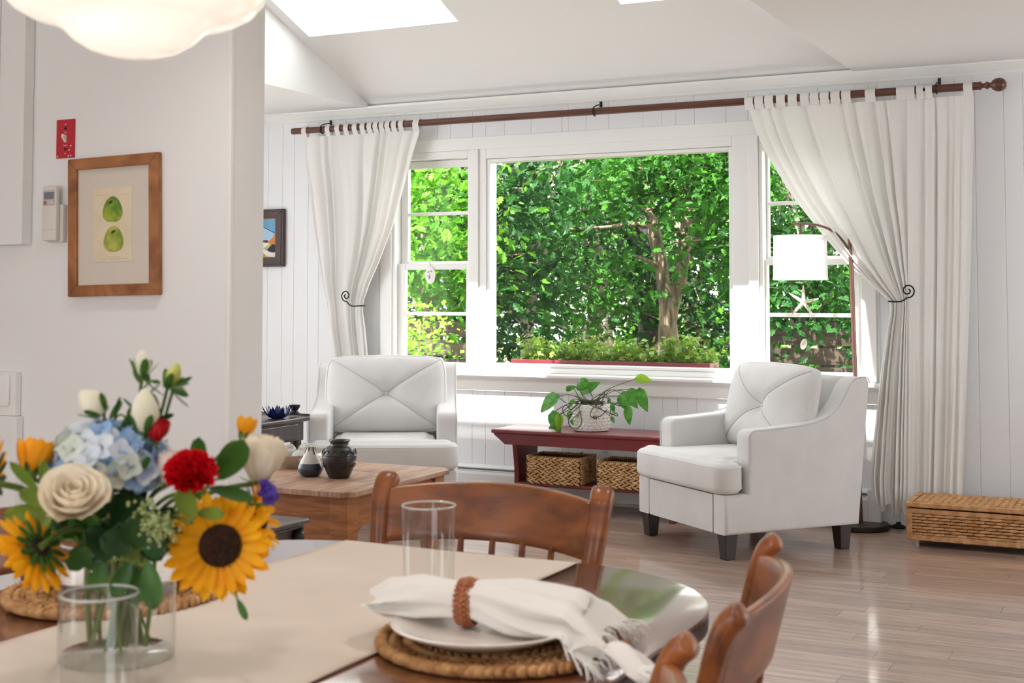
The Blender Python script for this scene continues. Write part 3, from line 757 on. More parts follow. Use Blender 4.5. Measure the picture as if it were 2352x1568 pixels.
leaves = [ # base px, tip px, depth y, which
 ((1280, 911), (1240, 940), 7.05, 0, .2), ((1271, 947), (1282, 990), 6.97, 0, .5), ((1284, 953), (1283, 988), 6.96, 3, -.4), ((1326, 890), (1352, 882), 7.1, 0, .1), ((1336, 895), (1375, 881), 7.08, 1, .8),
 ((1334, 872), (1354, 890), 7.13, 0, -.2), ((1462, 869), (1496, 873), 7.15, 3, .3), ((1443, 900), (1474, 905), 7.15, 1, .2), ((1470, 895), (1482, 948), 7.1, 1, .5), ((1430, 905), (1462, 930), 7.05, 0, -.1), ((1425, 910), (1443, 940), 7.0, 0, .3),
 ((1446, 936), (1440, 978), 6.99, 1, .4), ((1405, 930), (1412, 952), 6.98, 2, 0), ((1388, 906), (1389, 897), 7.1, 2, 0), ((1405, 958), (1412, 974), 6.99, 2, .2), ((1318, 920), (1305, 935), 7.02, 0, .2), ((1310, 945), (1305, 962), 6.99, 0, .1),
 ((1312, 965), (1318, 978), 6.97, 2, .3), ((1330, 955), (1322, 960), 6.97, 2, 0), ((1262, 982), (1280, 984), 6.97, 2, .2), ((1400, 916), (1396, 930), 7.0, 2, 0), ((1335, 920), (1322, 905), 7.08, 1, .4), ((1302, 895), (1322, 886), 7.12, 1, .3)]
random.seed(11)
ctr = Vector((0, 0, .03))
for (b, t_, y, w_, sd) in leaves:
    B = ppx(b[0], b[1], y); T = ppx(t_[0], t_[1], y - .01)
    lf = leaf_at((LM + [LY])[w_], B, T, sd)
    mid = (B + ctr) / 2 + Vector((random.uniform(-.03, .03), -.03, random.uniform(.0, .05)))
    MB().tube(smooth_path([ctr + Vector((random.uniform(-.06, .06), random.uniform(-.04, .04), -.02)), mid, B], 6), .0022, 5).build('vine', M_vine, pl, smooth=60)
def vine_px(pts, r=.0028):
    MB().tube(smooth_path([ppx(u, v, y) for u, v, y in pts], 6), r, 5).build('vine', M_vine, pl, smooth=60)
vine_px([(1330, 925, 7.02), (1312, 940, 6.99), (1300, 930, 6.98), (1292, 940, 6.97), (1300, 955, 6.97), (1318, 950, 6.99)])
vine_px([(1335, 930, 7.0), (1312, 950, 6.98), (1306, 970, 6.97), (1315, 984, 6.96), (1328, 982, 6.96), (1336, 968, 6.97), (1332, 945, 6.98)])
vine_px([(1376, 925, 7.0), (1360, 940, 6.99), (1356, 955, 6.98), (1370, 962, 6.985), (1368, 955, 6.98), (1362, 958, 6.98), (1380, 955, 6.98), (1395, 940, 6.99)])
vine_px([(1345, 925, 7.0), (1375, 938, 6.99), (1405, 950, 6.98), (1418, 955, 6.98), (1415, 948, 6.985), (1404, 952, 6.99), (1404, 935, 7.0), (1420, 922, 7.03)])
vine_px([(1400, 925, 7.02), (1425, 932, 7.0), (1440, 936, 7.0)]); vine_px([(1300, 925, 7.0), (1282, 912, 7.04)])
random.seed(5)
for k in range(9):
    q = random.uniform(0, 6.28); MB().tube(smooth_path([(random.uniform(-.09, .09), random.uniform(-.09, .0), .03 + random.uniform(-.01, .025)) for _ in range(5)], 6), .003, 5).build('vine', M_vine, pl, smooth=60)

# ================================================================== ARC FLOOR LAMP
lb = atz(1977, 1213, 0); 
lt = thing('floor_lamp', 'bronze arc floor lamp with a white drum shade behind the right armchair', 'floor lamp', lb)
LO = Vector(lb)
def LP(u, v, dy=0.0): return aty(u, v, LO.y + dy) - LO
MB().lathe([(0, 0), (.145, 0), (.15, .005), (.15, .026), (.145, .031), (0, .033)], 40).build('base', mat('lamp_base', (52, 44, 42), .4, metal=.4), lt, smooth=35)
p0_ = Vector((.0, 0, .03)); p1_ = LP(1954.5, 592); p2_ = LP(1951, 548)
MB().tube([p0_, p0_ + (p1_ - p0_) * .3, p1_], .0125, 14).build('pole', M_brass, lt, smooth=40)
MB().tube([p1_ - Vector((0, 0, .004)), p1_ + Vector((0, 0, .006))], .0145, 14).build('collar', M_brass, lt, smooth=40)
MB().tube([p1_, p2_], .0095, 12).build('upper_pole', M_brass, lt, smooth=40)
MB().blob(p2_ + Vector((0, 0, .014)), Vector((0, 0, .014)), Vector((.013, 0, 0)), Vector((0, .013, 0)), 12, 8).build('finial', mat('brushed_nickel', (170, 165, 160), .3, metal=.9), lt, smooth=60)
arc_px = [(1949, 573), (1938, 556), (1918, 534), (1892, 521), (1865, 515), (1840, 514), (1817, 515)]
MB().tube(smooth_path([LP(*q) for q in arc_px], 5), .0065, 10).build('arm', M_brass, lt, smooth=50)
sh0 = LP(1837, 515); shc = LP(1838, 592)
MB().tube([sh0, LP(1838, 542)], .005, 10).tube([sh0 + Vector((.008, 0, 0)), LP(1841, 542)], .003, 8).build('shade_stem', M_brass, lt, smooth=50)
M_shade = cloth_mat('linen_shade', (250, 250, 248), tl=.45, weave=900, bump=.03)
hs_ = .245; rs = .148
zt_ = LP(1838, 541).z; zb_ = zt_ - hs_
sm = MB(); cx_ = shc.x
sm.lathe([(rs, zb_), (rs - .004, zt_), (rs - .008, zt_), (rs - .004, zb_)], 48, c=(cx_, 0, 0))
sm.f = [q for q in sm.f if len(q) == 4]
sm.add([(cx_ + r_ * math.cos(2*math.pi*k/48), r_ * math.sin(2*math.pi*k/48), zb_) for r_ in (rs, rs - .004) for k in range(48)], [(k, (k+1) % 48, 48 + (k+1) % 48, 48 + k) for k in range(48)])
sm.build('shade', M_shade, lt, smooth=40)
for z_, r_ in ((zb_ + .006, rs + .0015), (zt_ - .012, rs - .0025)):
    MB().lathe([(r_, z_ - .006), (r_ + .001, z_), (r_, z_ + .006)], 48, c=(cx_, 0, 0), caps=False).build('trim_band', M_shade, lt, smooth=40)
sp = MB()
for k in range(3):
    q = 2 * math.pi * k / 3; sp.tube([(cx_, 0, zt_ - .02), (cx_ + (rs - .006) * math.cos(q), (rs - .006) * math.sin(q), zt_ - .008)], .002, 5)
sp.tube([(cx_, 0, zt_), (cx_, 0, zt_ - .09)], .014, 10); sp.build('shade_spider', M_brass, lt, smooth=50)
MB().blob((cx_, 0, zt_ - .13), Vector((0, 0, .045)), Vector((.028, 0, 0)), Vector((0, .028, 0)), 12, 8).build('bulb', M_white, lt, smooth=60)
fs_ = atz(2064, 1212, 0)
fst = thing('foot_switch', 'black lamp foot switch with its cord beside the wicker trunk', 'switch', fs_)
MB().lathe([(0, 0), (.034, 0), (.036, .008), (.03, .014), (.012, .022), (.011, .032), (0, .033)], 20).build('body', M_black, fst, smooth=40)
MB().tube(smooth_path([(-.03, 0, .008), (-.06, .01, .005), (LO.x - fs_.x + .15, LO.y - fs_.y + .05, .008)], 5), .003, 6).build('cord', M_black, fst, smooth=60)
# ================================================================== COFFEE TABLE AND WHAT STANDS ON IT
cx0, cx1, cy0, cy1, cz = -4.05, -3.005, 4.565, 5.44, .45
ct = thing('coffee_table', 'weathered pine coffee table with a scalloped apron in front of the armchair', 'coffee table', ((cx0 + cx1) / 2, (cy0 + cy1) / 2, 0))
hx, hy = (cx1 - cx0) / 2, (cy1 - cy0) / 2
K = .045
xs_ = [-hx, -.24, .07, hx - .12, hx]; tops = []
def clip(x0, x1, y0, y1, c):  # outline with the given corners clipped
    out = []
    out += [(x0 + c[0], y0), ] + ([(x0, y0 + c[0])] if c[0] else [])
    o2 = []
    o2 += ([(x0, y0 + c[0]), (x0 + c[0], y0)] if c[0] else [(x0, y0)])
    o2 += ([(x1 - c[1], y0), (x1, y0 + c[1])] if c[1] else [(x1, y0)])
    o2 += ([(x1, y1 - c[2]), (x1 - c[2], y1)] if c[2] else [(x1, y1)])
    o2 += ([(x0 + c[3], y1), (x0, y1 - c[3])] if c[3] else [(x0, y1)])
    return o2
ys_ = [-hy, -hy + .29, -hy + .585, hy]
bx_ = [-hx, -hx + .115, hx - .115, hx]
MB().slab(clip(-hx, -hx + .1145, -hy, hy, (K, 0, 0, K)), cz - .024, cz, 'z', r=.005).build('board', M_pinetop, ct, smooth=40)
MB().slab(clip(hx - .1145, hx, -hy, hy, (0, K, K, 0)), cz - .024, cz, 'z', r=.005).build('board', M_pinetop, ct, smooth=40)
for a, b in zip(ys_, ys_[1:]):
    MB().slab(clip(-hx + .1155, hx - .1155, a + .0008, b - .0008, (0, 0, 0, 0)), cz - .0238, cz - .0003, 'z', r=.003).build('board', M_pinetop, ct, smooth=40)
lx, ly = hx - .075, hy - .075
for sx in (-1, 1):
    for sy in (-1, 1):
        l = MB(); a, b = .042, .026; cx_, cy_ = sx * lx, sy * ly
        def sq(c, s_, z): return [(c[0]-s_, c[1]-s_, z), (c[0]+s_, c[1]-s_, z), (c[0]+s_, c[1]+s_, z), (c[0]-s_, c[1]+s_, z)]
        dx = -sx * .008; dy = -sy * .008
        vs = sq((cx_, cy_), a, cz - .0245) + sq((cx_, cy_), a, .25) + sq((cx_ + dx, cy_ + dy), a - .008, .17) + sq((cx_ + dx, cy_ + dy), b, 0)
        fs = [(3, 2, 1, 0)[::-1]] + [(4*j+k, 4*j+(k+1) % 4, 4*j+4+(k+1) % 4, 4*j+4+k)[::-1] for j in range(3) for k in range(4)] + [(12, 13, 14, 15)[::-1]]
        l.add(vs, fs); l.build('leg', M_pine, ct, bevel=.003)
def apron(L0, L1):
    """board with a stepped, curved lower edge; outline in (length, z)"""
    pts = [(L0, cz - .0245), (L0, .275)]
    pts += [(L0 + .02, .25), (L0 + .032, .268), (L0 + .05, .282), (L0 + .075, .288), (L0 + .15, .283), (L0 + .19, .272)]
    m_ = (L0 + L1) / 2
    right = [(2 * m_ - x, z) for x, z in pts][::-1]
    return pts + right
for sy in (-1, 1):
    MB().slab([(-lx + .043, cz - .0245), (-lx + .043, .20), (lx - .043, .20), (lx - .043, cz - .0245)], sy * (ly + .012) - .011, sy * (ly + .012) + .011, 'y').build('apron', M_pine, ct)
for sx in (-1, 1):
    MB().slab(apron(-ly + .043, ly - .043), sx * (lx + .012) - .011, sx * (lx + .012) + .011, 'x').build('apron', M_pine, ct)

# dark embossed pot
M_pot = mat('dark_glazed_clay', (38, 34, 34), .32, (86, 62, 40), scale=5, stretch=(1, 1, 3), coat=.3, pos=(.5, .75))
pp_ = atz(779, 1097, cz)
pt = thing('embossed_pot', 'round dark glazed pot with embossed scallop bands on the coffee table', 'pot', pp_)
prf = [(0, 0), (.042, 0), (.046, .004), (.058, .03), (.0705, .062), (.076, .086), (.0745, .108), (.066, .126), (.052, .137), (.042, .142), (.0395, .148), (.042, .156), (.0485, .162), (.048, .165), (.040, .163), (.036, .15), (.05, .13), (.0, .125)]
MB().lathe(prf, 40).build('body', M_pot, pt, smooth=50)
for z_, r_ in ((.1, .0755), (.072, .0735)):
    MB().lathe([(r_ - .002, z_ - .003), (r_ + .0018, z_), (r_ - .002, z_ + .003)], 40, caps=False).build('ridge', M_pot, pt, smooth=60)
sc_ = MB()
for k in range(12):
    q0 = 2 * math.pi * k / 12
    for rows_, z0_, rr0, hh in ((0, .104, .0755, .022), (1, .062, .071, -.012)):
        P = []
        for i in range(9):
            a_ = q0 + 2 * math.pi / 12 * i / 8; z_ = z0_ + hh * math.sin(math.pi * i / 8)
            rr2 = (rr0 + .0008 - (.006 * math.sin(math.pi * i / 8) if rows_ == 0 else .004 * math.sin(math.pi * i / 8)))
            P.append((rr2 * math.cos(a_), rr2 * math.sin(a_), z_))
        sc_.tube(P, .0018, 5)
sc_.build('scallops', M_pot, pt, smooth=60, kind='stuff')
# bud vase, two-tone
M_blue = mat('slate_blue_glaze', (62, 72, 86), .3, (48, 56, 70), scale=12, coat=.4)
M_cream = mat('cream_glaze', (222, 216, 208), .35, (206, 198, 190), scale=14)
bv = atz(713, 1093, cz)
bt = thing('bud_vase', 'small pear-shaped bud vase, cream neck over slate blue base, on the coffee table', 'vase', bv)
MB().lathe([(0, 0), (.032, 0), (.046, .008), (.056, .028), (.056, .042), (.049, .058)], 32).build('lower_body', M_blue, bt, smooth=60)
MB().lathe([(.049, .058), (.038, .078), (.027, .098), (.021, .112), (.018, .122), (.021, .13), (.0185, .13), (.015, .12), (.0, .115)], 32).build('neck', M_cream, bt, smooth=60)
dr = MB()
for k, L_ in enumerate((.03, .018, .034, .022, .012, .026)):
    q = 2 * math.pi * k / 6 + 3.9; P = []
    for i in range(6):
        z_ = .128 - L_ * i / 5; r_ = lerp_tab([(.098, .027), (.112, .021), (.122, .018), (.13, .021)], z_) + .0006
        P.append((r_ * math.cos(q), r_ * math.sin(q), z_))
    dr.tube(P, [.003, .003, .0028, .0026, .0024, .0012], 5)
dr.build('glaze_drips', M_pot, bt, smooth=60)
# bowl with shell balls
bl = atz(672, 1073, cz)
bo = thing('bowl', 'shallow stoneware bowl holding shell balls on the coffee table', 'bowl', bl)
MB().lathe([(0, 0), (.05, 0), (.055, .006), (.085, .028), (.105, .06), (.108, .064), (.103, .064), (.08, .035), (.045, .014), (0, .011)], 40).build('body', mat('stoneware', (196, 180, 164), .45, (176, 158, 140), scale=20), bo, smooth=50)
M_ball = mat('shell_ball', (226, 222, 217), .6, (146, 132, 122), scale=30, bump=.5, bscale=40, detail=6, pos=(.48, .66))
def ball(label, px, r_, dz, yoff):
    c_ = bl + Vector((px, yoff, dz))
    t = thing('shell_ball', label, 'decorative ball', c_ - Vector((0, 0, r_)))
    MB().blob((0, 0, r_), Vector((0, 0, r_)), Vector((r_, 0, 0)), Vector((0, r_, 0)), 20, 14).build('sphere', M_ball, t, smooth=80)
    pt_ = MB(); random.seed(int(px * 1000) + 7)
    for k in range(26):
        d = Vector((random.gauss(0, 1), random.gauss(0, 1), random.gauss(0, 1))).normalized()
        a_ = d.orthogonal().normalized(); b_ = d.cross(a_)
        pt_.blob(Vector((0, 0, r_)) + d * r_ * .99, d * r_ * .035, a_ * r_ * .3, b_ * r_ * .22, 6, 4)
    pt_.build('shell_pieces', M_ball, t, smooth=60)
ball('large whitish shell ball at the front left of the bowl', -.022, .046, .066, -.012)
ball('pale shell ball at the back of the bowl', .052, .04, .072, .03)
ball('small shell ball with a dark curl in the bowl, next to the bud vase', .058, .034, .053, -.03)
ball('flat shell ball low in the bowl, half hidden by its rim', -.045, .028, .05, .05)
# faceted white star behind
ws = atz(748, 1062, cz)
wt = thing('folded_star_ornament', 'folded white star ornament between the bud vase and the armchair', 'ornament', ws)
m = MB()
for k in range(5):
    q = 2 * math.pi * k / 5 + .4; a_ = Vector((math.cos(q), .55 * math.sin(q), 0)) * .062 + Vector((0, 0, .05 + .04 * math.sin(q + .6)))
    b_ = Vector((math.cos(q + .63), .55 * math.sin(q + .63), 0)) * .026 + Vector((0, 0, .03)); c_ = Vector((math.cos(q - .63), .55 * math.sin(q - .63), 0)) * .026 + Vector((0, 0, .03))
    m.add([(0, 0, .0), tuple(b_), tuple(a_), tuple(c_), (0, 0, .055)], [(0, 1, 2), (0, 2, 3), (4, 2, 1), (4, 3, 2)])
m.build('body', M_white, wt)

# ================================================================== DARK SIDE TABLE WITH BLUE BOWL
st_ = thing('side_table', 'dark walnut side table beside the left armchair, blue bowl on top', 'side table', (-4.47, 5.62, 0))
MB().slab(rrect(-.31, .295, -.36, .345, .01, 2), .575, .6, 'z', r=.008).build('top', M_walnut, st_, smooth=40)
MB().box(-.27, .27, -.32, .315, .475, .5745).build('apron', M_walnut, st_, bevel=.003)
MB().box(.2705, .282, -.25, .25, .487, .565).build('drawer_front', M_walnut, st_, bevel=.003)
MB().blob((.29, 0, .526), Vector((.012, 0, 0)), Vector((0, .011, 0)), Vector((0, 0, .011)), 10, 6).build('knob', M_black, st_, smooth=60)
for sx in (-1, 1):
    for sy in (-1, 1):
        l = MB(); l.lathe([(.022, 0), (.026, .1), (.02, .12), (.03, .2), (.03, .4746)], 12, c=(sx * .24, sy * .285, 0)); l.build('leg', M_walnut, st_, smooth=40)
MB().box(-.25, .25, -.29, .29, .18, .198).build('shelf', M_walnut, st_, bevel=.003)
rl_ = MB(); rl_.box(-.31, .29, .335, .345, .6005, .612); rl_.build('back_lip', M_walnut, st_)
bk = thing('magazine', 'pale blue-grey magazine lying on the shelf of the dark side table', 'magazine', (-4.36, 5.72, .198), R(12))
MB().box(-.12, .12, -.16, .16, 0, .012).build('pages', mat('paper_edge', (226, 224, 220), .8), bk); MB().box(-.121, .121, -.161, .161, .0122, .014).build('cover', mat('magazine_cover', (170, 186, 204), .3, (196, 206, 218), scale=9), bk)
bp = atz(637, 961, .6)
M_cobalt = mat('cobalt_glass', (18, 44, 118), .1, (10, 24, 84), scale=18, coat=.6)
bb = thing('petal_bowl', 'cobalt blue glass bowl with petal rim on the dark side table', 'bowl', bp)
MB().lathe([(0, 0), (.03, 0), (.034, .004), (.05, .02), (.056, .03), (.05, .03), (.03, .01), (0, .008)], 28).build('foot_cup', M_cobalt, bb, smooth=50)
for lay, (n_, r0, r1, z1) in enumerate(((9, .04, .082, .052), (7, .034, .062, .058))):
    for k in range(n_):
        q = 2 * math.pi * (k + .5 * lay) / n_
        def fn(a_, b_):
            w_ = math.sin(math.pi * (.18 + .8 * b_)) * .6; an = q + (a_ - .5) * 2 * w_ * .62 * (2 * math.pi / n_)
            r_ = r0 + (r1 - r0) * b_ ** .9; z_ = .012 + z1 * b_ ** 1.3 - .006 * (abs(a_ - .5) * 2) ** 2
            return (r_ * math.cos(an), r_ * math.sin(an), z_)
        MB().grid(fn, 6, 6).build('petal', M_cobalt, bb, smooth=60)
db = aty(712, 944, 6.02)
dk = thing('carved_box', 'small black carved box peeking out between the side table and the armchair', 'box', (-4.235, 5.90, .6125))
MB().lathe([(0, 0), (.028, 0), (.03, .006), (.02, .014), (.016, .022), (.028, .036), (.03, .05), (0, .052)], 14).build('body', M_black, dk, smooth=40)

# ================================================================== DARK LOW TABLE NEAR THE PARTITION
de = thing('low_table', 'dark brown low table with bobbin-turned legs in front of the pine table', 'table', (-3.08, 3.72, 0))
MB().slab(rrect(-.27, .265, -.31, .305, .012, 3), .427, .445, 'z', r=.007).build('top', M_walnut, de, smooth=40)
MB().slab(rrect(-.255, .25, -.295, .29, .008, 3), .413, .4265, 'z', r=.005).build('moulding', M_walnut, de, smooth=40)
MB().box(-.225, .225, -.265, .262, .33, .4125).build('apron', M_walnut, de, bevel=.002)
for sx in (-1, 1):
    for sy in (-1, 1):
        P = [(.012, 0), (.02, .01)]
        for k in range(8): P += [(.014, .03 + k * .047), (.024, .042 + k * .047), (.026, .053 + k * .047), (.022, .066 + k * .047)]
        P += [(.016, .4), (.025, .4125)]
        MB().lathe(P, 14, c=(sx * .232, sy * .272, 0)).build('leg', M_black, de, smooth=50)

# ================================================================== WICKER TRUNK
random.seed(21)
tx0, tx1, ty0, ty1 = -1.225, -.17, 6.885, 7.255
tk = thing('wicker_trunk', 'low woven wicker trunk with a lid against the wall, bottom right of the curtains', 'trunk', ((tx0 + tx1) / 2, (ty0 + ty1) / 2, 0))
hx, hy = (tx1 - tx0) / 2, (ty1 - ty0) / 2
X, Y, Z = Vector((1, 0, 0)), Vector((0, 1, 0)), Vector((0, 0, 1))
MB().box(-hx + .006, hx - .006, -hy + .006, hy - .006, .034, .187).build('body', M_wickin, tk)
wv = MB(); z0, z1 = .058, .164
weave_face(wv, Vector((-hx + .02, -hy + .004, z0)), X, Z, 19, 7, 2 * hx - .04, z1 - z0, th=.011)
weave_face(wv, Vector((hx - .004, -hy + .02, z0)), Y, Z, 7, 7, 2 * hy - .04, z1 - z0, th=.011)
weave_face(wv, Vector((-hx + .004, hy - .02, z0)), -Y, Z, 7, 7, 2 * hy - .04, z1 - z0, th=.011)
wv.build('weave', M_wick2, tk, smooth=60, kind='stuff')
def wrapped(mb, P, U, L_, N1, N2, n_, a, b):
    """bar wrapped with flat strands: a row of slim rounded pieces across it"""
    for i in range(n_):
        c_ = P + U * (i + .5) * L_ / n_; wv_ = L_ / n_ * .56; k = random.uniform(.94, 1.05)
        A = N1 * a * k; B = N2 * b * k
        vs = []
        for t in (-1, 1):
            for s1, s2 in ((-1, -.7), (-.7, -1), (.7, -1), (1, -.7), (1, .7), (.7, 1), (-.7, 1), (-1, .7)): vs.append(c_ + U * wv_ * t * .9 + A * s1 * .97 + B * s2 * .97)
        fs = [(k_, (k_+1) % 8, 8 + (k_+1) % 8, 8 + k_) for k_ in range(8)] + [tuple(range(8))[::-1], tuple(range(8, 16))]
        mb.add(vs, fs)
for z_, b in ((.046, .014), (.176, .012)):
    rim = MB()
    wrapped(rim, Vector((-hx, -hy + .008, z_)), X, 2 * hx, Y, Z, 60, .012, b)
    wrapped(rim, Vector((hx - .008, -hy, z_)), Y, 2 * hy, X, Z, 22, .012, b)
    wrapped(rim, Vector((-hx + .008, -hy, z_)), Y, 2 * hy, X, Z, 22, .012, b)
    wrapped(rim, Vector((-hx, hy - .008, z_)), X, 2 * hx, Y, Z, 60, .012, b)
    rim.build('wrapped_rail', M_wick2, tk, smooth=30)
for sx in (-1, 1):
    for sy in (-1, 1):
        q = MB(); wrapped(q, Vector((sx * (hx - .012), sy * (hy - .012), .058)), Z, .108, X, Y, 12, .016, .016); q.build('corner_post', M_wick2, tk, smooth=30)
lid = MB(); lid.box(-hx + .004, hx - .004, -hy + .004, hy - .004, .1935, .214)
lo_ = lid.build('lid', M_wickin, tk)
lw = MB()
def top_weave(mb, P, U, V, nu, nv, W_, H_): 
    return weave_face(mb, P, U, V, nu, nv, W_, H_, th=.0065)
top_weave(lw, Vector((-hx + .03, -hy + .03, .215)), Y, -X, 9, 1, 2 * hy - .06, 0.0001) if False else None
for i in range(30):
    x = -hx + .03 + (2 * hx - .06) * (i + .5) / 30; dxx = (2 * hx - .06) / 30
    for j in range(9):
        yy = -hy + .03 + (2 * hy - .06) * (j + (.75 if i % 2 else .25)) / 9
        lw.blob((x, yy, .215), Vector((.006 * (1 if (i + j) % 2 else -1), .024, 0)), Vector((dxx * .56, 0, 0)), Vector((0, 0, .010)), 6, 4)
lw.build('lid_weave', M_wick2, lo_, smooth=60, kind='stuff')
lr = MB()
wrapped(lr, Vector((-hx - .003, -hy + .008, .207)), X, 2 * hx + .006, Y, Z, 60, .014, .0125); wrapped(lr, Vector((hx - .006, -hy, .207)), Y, 2 * hy, X, Z, 22, .012, .0125)
wrapped(lr, Vector((-hx + .008, -hy, .207)), Y, 2 * hy, X, Z, 22, .014, .0125); wrapped(lr, Vector((-hx, hy - .008, .207)), X, 2 * hx, Y, Z, 60, .012, .0125)
lr.build('lid_rim', M_wick2, lo_, smooth=30)
for sx in (-1, 1):
    for sy in (-1, 1): MB().lathe([(.012, 0), (.014, .034)], 10, c=(sx * (hx - .04), sy * (hy - .04), 0)).build('foot', mat('clear_plastic_foot', (200, 196, 190), .3), tk, smooth=40)

# ================================================================== PICTURES AND FITTINGS ON THE PARTITION
YF = PY - .0005
def PP(u, v, dy=0.0): return aty(u, v, YF - dy)
tl_, tr2, bl_, br_ = PP(168, 366), PP(375, 352), PP(172, 680), PP(377, 678)
fw, fh = .5 * ((tr2.x - tl_.x) + (br_.x - bl_.x)), .5 * ((tl_.z - bl_.z) + (tr2.z - br_.z))
fc = (tl_ + tr2 + bl_ + br_) / 4
M_oak = mat('rustic_oak_frame', (178, 118, 68), .45, (132, 78, 38), scale=6, stretch=(1, 1, 1), dist=2.0, bump=.04)
ap_ = thing('framed_print', 'wood framed botanical print of two green apples on the partition wall', 'framed picture', (fc.x, YF, fc.z - fh / 2), rot=(0, R(-1.2), 0))
a, b = fw / 2, fh; k = .033
for nm, q in (('frame_rail', [(-a, 0), (a, 0), (a - k, k), (-a + k, k)]), ('frame_rail', [(-a + k, b - k), (a - k, b - k), (a, b), (-a, b)]), ('frame_stile', [(-a, 0), (-a + k, k), (-a + k, b - k), (-a, b)]), ('frame_stile', [(a - k, k), (a, 0), (a, b), (a - k, b - k)])):
    MB().slab(q, -.022, -.001, 'y').build(nm, M_oak, ap_, bevel=.0025)
MB().box(-a + k - .002, a - k + .002, -.012, -.008, k - .002, b - k + .002).build('mat_board', mat('mat_board', (218, 208, 194), .85), ap_)
p0, p1 = PP(226, 433), PP(312, 600)
q0, q1 = p0.x - fc.x, p1.x - fc.x; r0, r1 = p1.z - (fc.z - fh / 2), p0.z - (fc.z - fh / 2)
pr_ = MB().box(q0, q1, -.0135, -.0121, r0, r1).build('print_sheet', mat('aged_paper', (232, 218, 190), .85, (224, 208, 178), scale=14), ap_)
M_apple = mat('printed_apple', (98, 138, 44), .8, (160, 178, 62), scale=26, detail=2, pos=(.42, .62)); M_apple2 = mat('printed_apple_light', (128, 152, 52), .8, (190, 190, 92), scale=24, detail=2, pos=(.4, .62)); M_astem = mat('printed_stem', (58, 62, 28), .8)
def blobflat(pts, mt, nm, y, sx=1.0):
    m = MB(); c_ = (sum(p[0] for p in pts) / len(pts), sum(p[1] for p in pts) / len(pts)); n_ = len(pts)
    m.slab(pts, y - .0004, y, 'y'); return m.build(nm, mt, pr_)
for (cu, cv, mt) in ((269, 485, M_apple), (270, 553, M_apple2)):
    c_ = PP(cu, cv); cxx, czz = c_.x - fc.x, c_.z - (fc.z - fh / 2)
    pts = []
    for i in range(28):
        q = 2 * math.pi * i / 28; rr = .0385 * (1 + .05 * math.cos(q - 1.2) - .05 * math.sin(3 * q)); pts.append((cxx + rr * .98 * math.cos(q), czz + rr * .98 * math.sin(q) - .002 * math.cos(2 * q)))
    blobflat(pts, mt, 'apple', -.0136)
    pts = [(cxx + (-.006 if cv < 500 else .0) + .008 * math.cos(q) , czz + .026 + .0045 * math.sin(q) + .003 * math.cos(q)) for q in [2 * math.pi * i / 10 for i in range(10)]]
    blobflat(pts, M_astem, 'apple_dimple', -.0141)
M_fine = mat('faded_ink', (188, 172, 140), .9)
for (u0, u1, v_) in ((232, 258, 448), (292, 308, 447), (258, 284, 590), (240, 302, 594), (262, 282, 597)):
    A, B = PP(u0, v_), PP(u1, v_); zz = (A.z + B.z) / 2 - (fc.z - fh / 2)
    MB().box(A.x - fc.x, B.x - fc.x, -.0138, -.0136, zz - .0006, zz + .0006).build('faded_caption_line', M_fine, pr_)

sw0, sw1 = PP(132, 276), PP(172, 362)
sx_, sz_ = (sw0.x + sw1.x) / 2, (sw0.z + sw1.z) / 2; ww, hh = (sw1.x - sw0.x) / 2, (sw0.z - sw1.z) / 2
se = thing('emergency_switch', 'red metal switch plate with a white toggle on the partition wall', 'light switch', (sx_, YF, sz_))
MB().slab(rrect(-ww, ww, -hh, hh, .002, 2), -.003, 0, 'y').build('plate', mat('red_plate', (190, 28, 44), .4), se)
MB().add([(-.005, -.003, -.010), (.005, -.003, -.010), (.005, -.003, .010), (-.005, -.003, .010), (-.004, -.016, .004), (.004, -.016, .004), (.004, -.014, .013), (-.004, -.014, .013)], [(0, 1, 5, 4), (1, 2, 6, 5), (2, 3, 7, 6), (3, 0, 4, 7), (4, 5, 6, 7)]).build('toggle', M_white, se)
for dz in (.031, -.031):
    MB().lathe([(0, -.001), (.0045, 0), (.0042, .0012), (0, .0018)], 12).build('screw', M_black, se, smooth=50, M=Matrix.Translation((0, -.003, dz)) @ Matrix.Rotation(R(90), 4, 'X'))
M_wprint = mat('white_print', (236, 190, 190), .8)
for dz, wq in ((.043, .006), (.019, .010), (-.020, .014), (-.044, .008)):
    MB().box(-wq / 2, wq / 2, -.0034, -.0031, dz - .001, dz + .001).build('worn_print', M_wprint, se)
for dx, dz in ((.016, -.034), (.022, -.022), (.022, -.051), (-.031, -.052), (.012, -.052)):
    MB().lathe([(0, 0), (.0024, 0), (0, .0004)], 7).build('paint_chip', M_white, se, M=Matrix.Translation((dx, -.003, dz)) @ Matrix.Rotation(R(90), 4, 'X'))

rt, rb = PP(114, 430), PP(150, 553)
rc_ = thing('remote_control', 'off-white air conditioner remote in a wall holder left of the apple print', 'remote control', ((rt.x + rb.x) / 2, YF, rb.z))
M_rem = mat('remote_plastic', (226, 220, 212), .45); hh = rt.z - rb.z; wq = .029
hd_ = MB().slab(rrect(-wq + .004, wq + .010, -.004, hh * .66, .004, 3), -.016, 0, 'y').build('wall_holder', mat('holder_plastic', (214, 210, 206), .5), rc_, bevel=.0015)
bd_ = MB().slab(rrect(-wq, wq - .003, .0, hh, .005, 3), -.032, -.0162, 'y', r=.003).build('body', M_rem, rc_, smooth=40)
MB().slab(rrect(-wq + .004, wq - .007, hh * .64, hh - .012, .003, 2), -.0326, -.0321, 'y').build('panel', mat('panel_grey', (196, 190, 184), .5), bd_)
MB().box(-wq + .008, wq - .011, -.0332, -.0327, hh * .76, hh - .018).build('screen', mat('lcd', (120, 122, 126), .25), bd_)
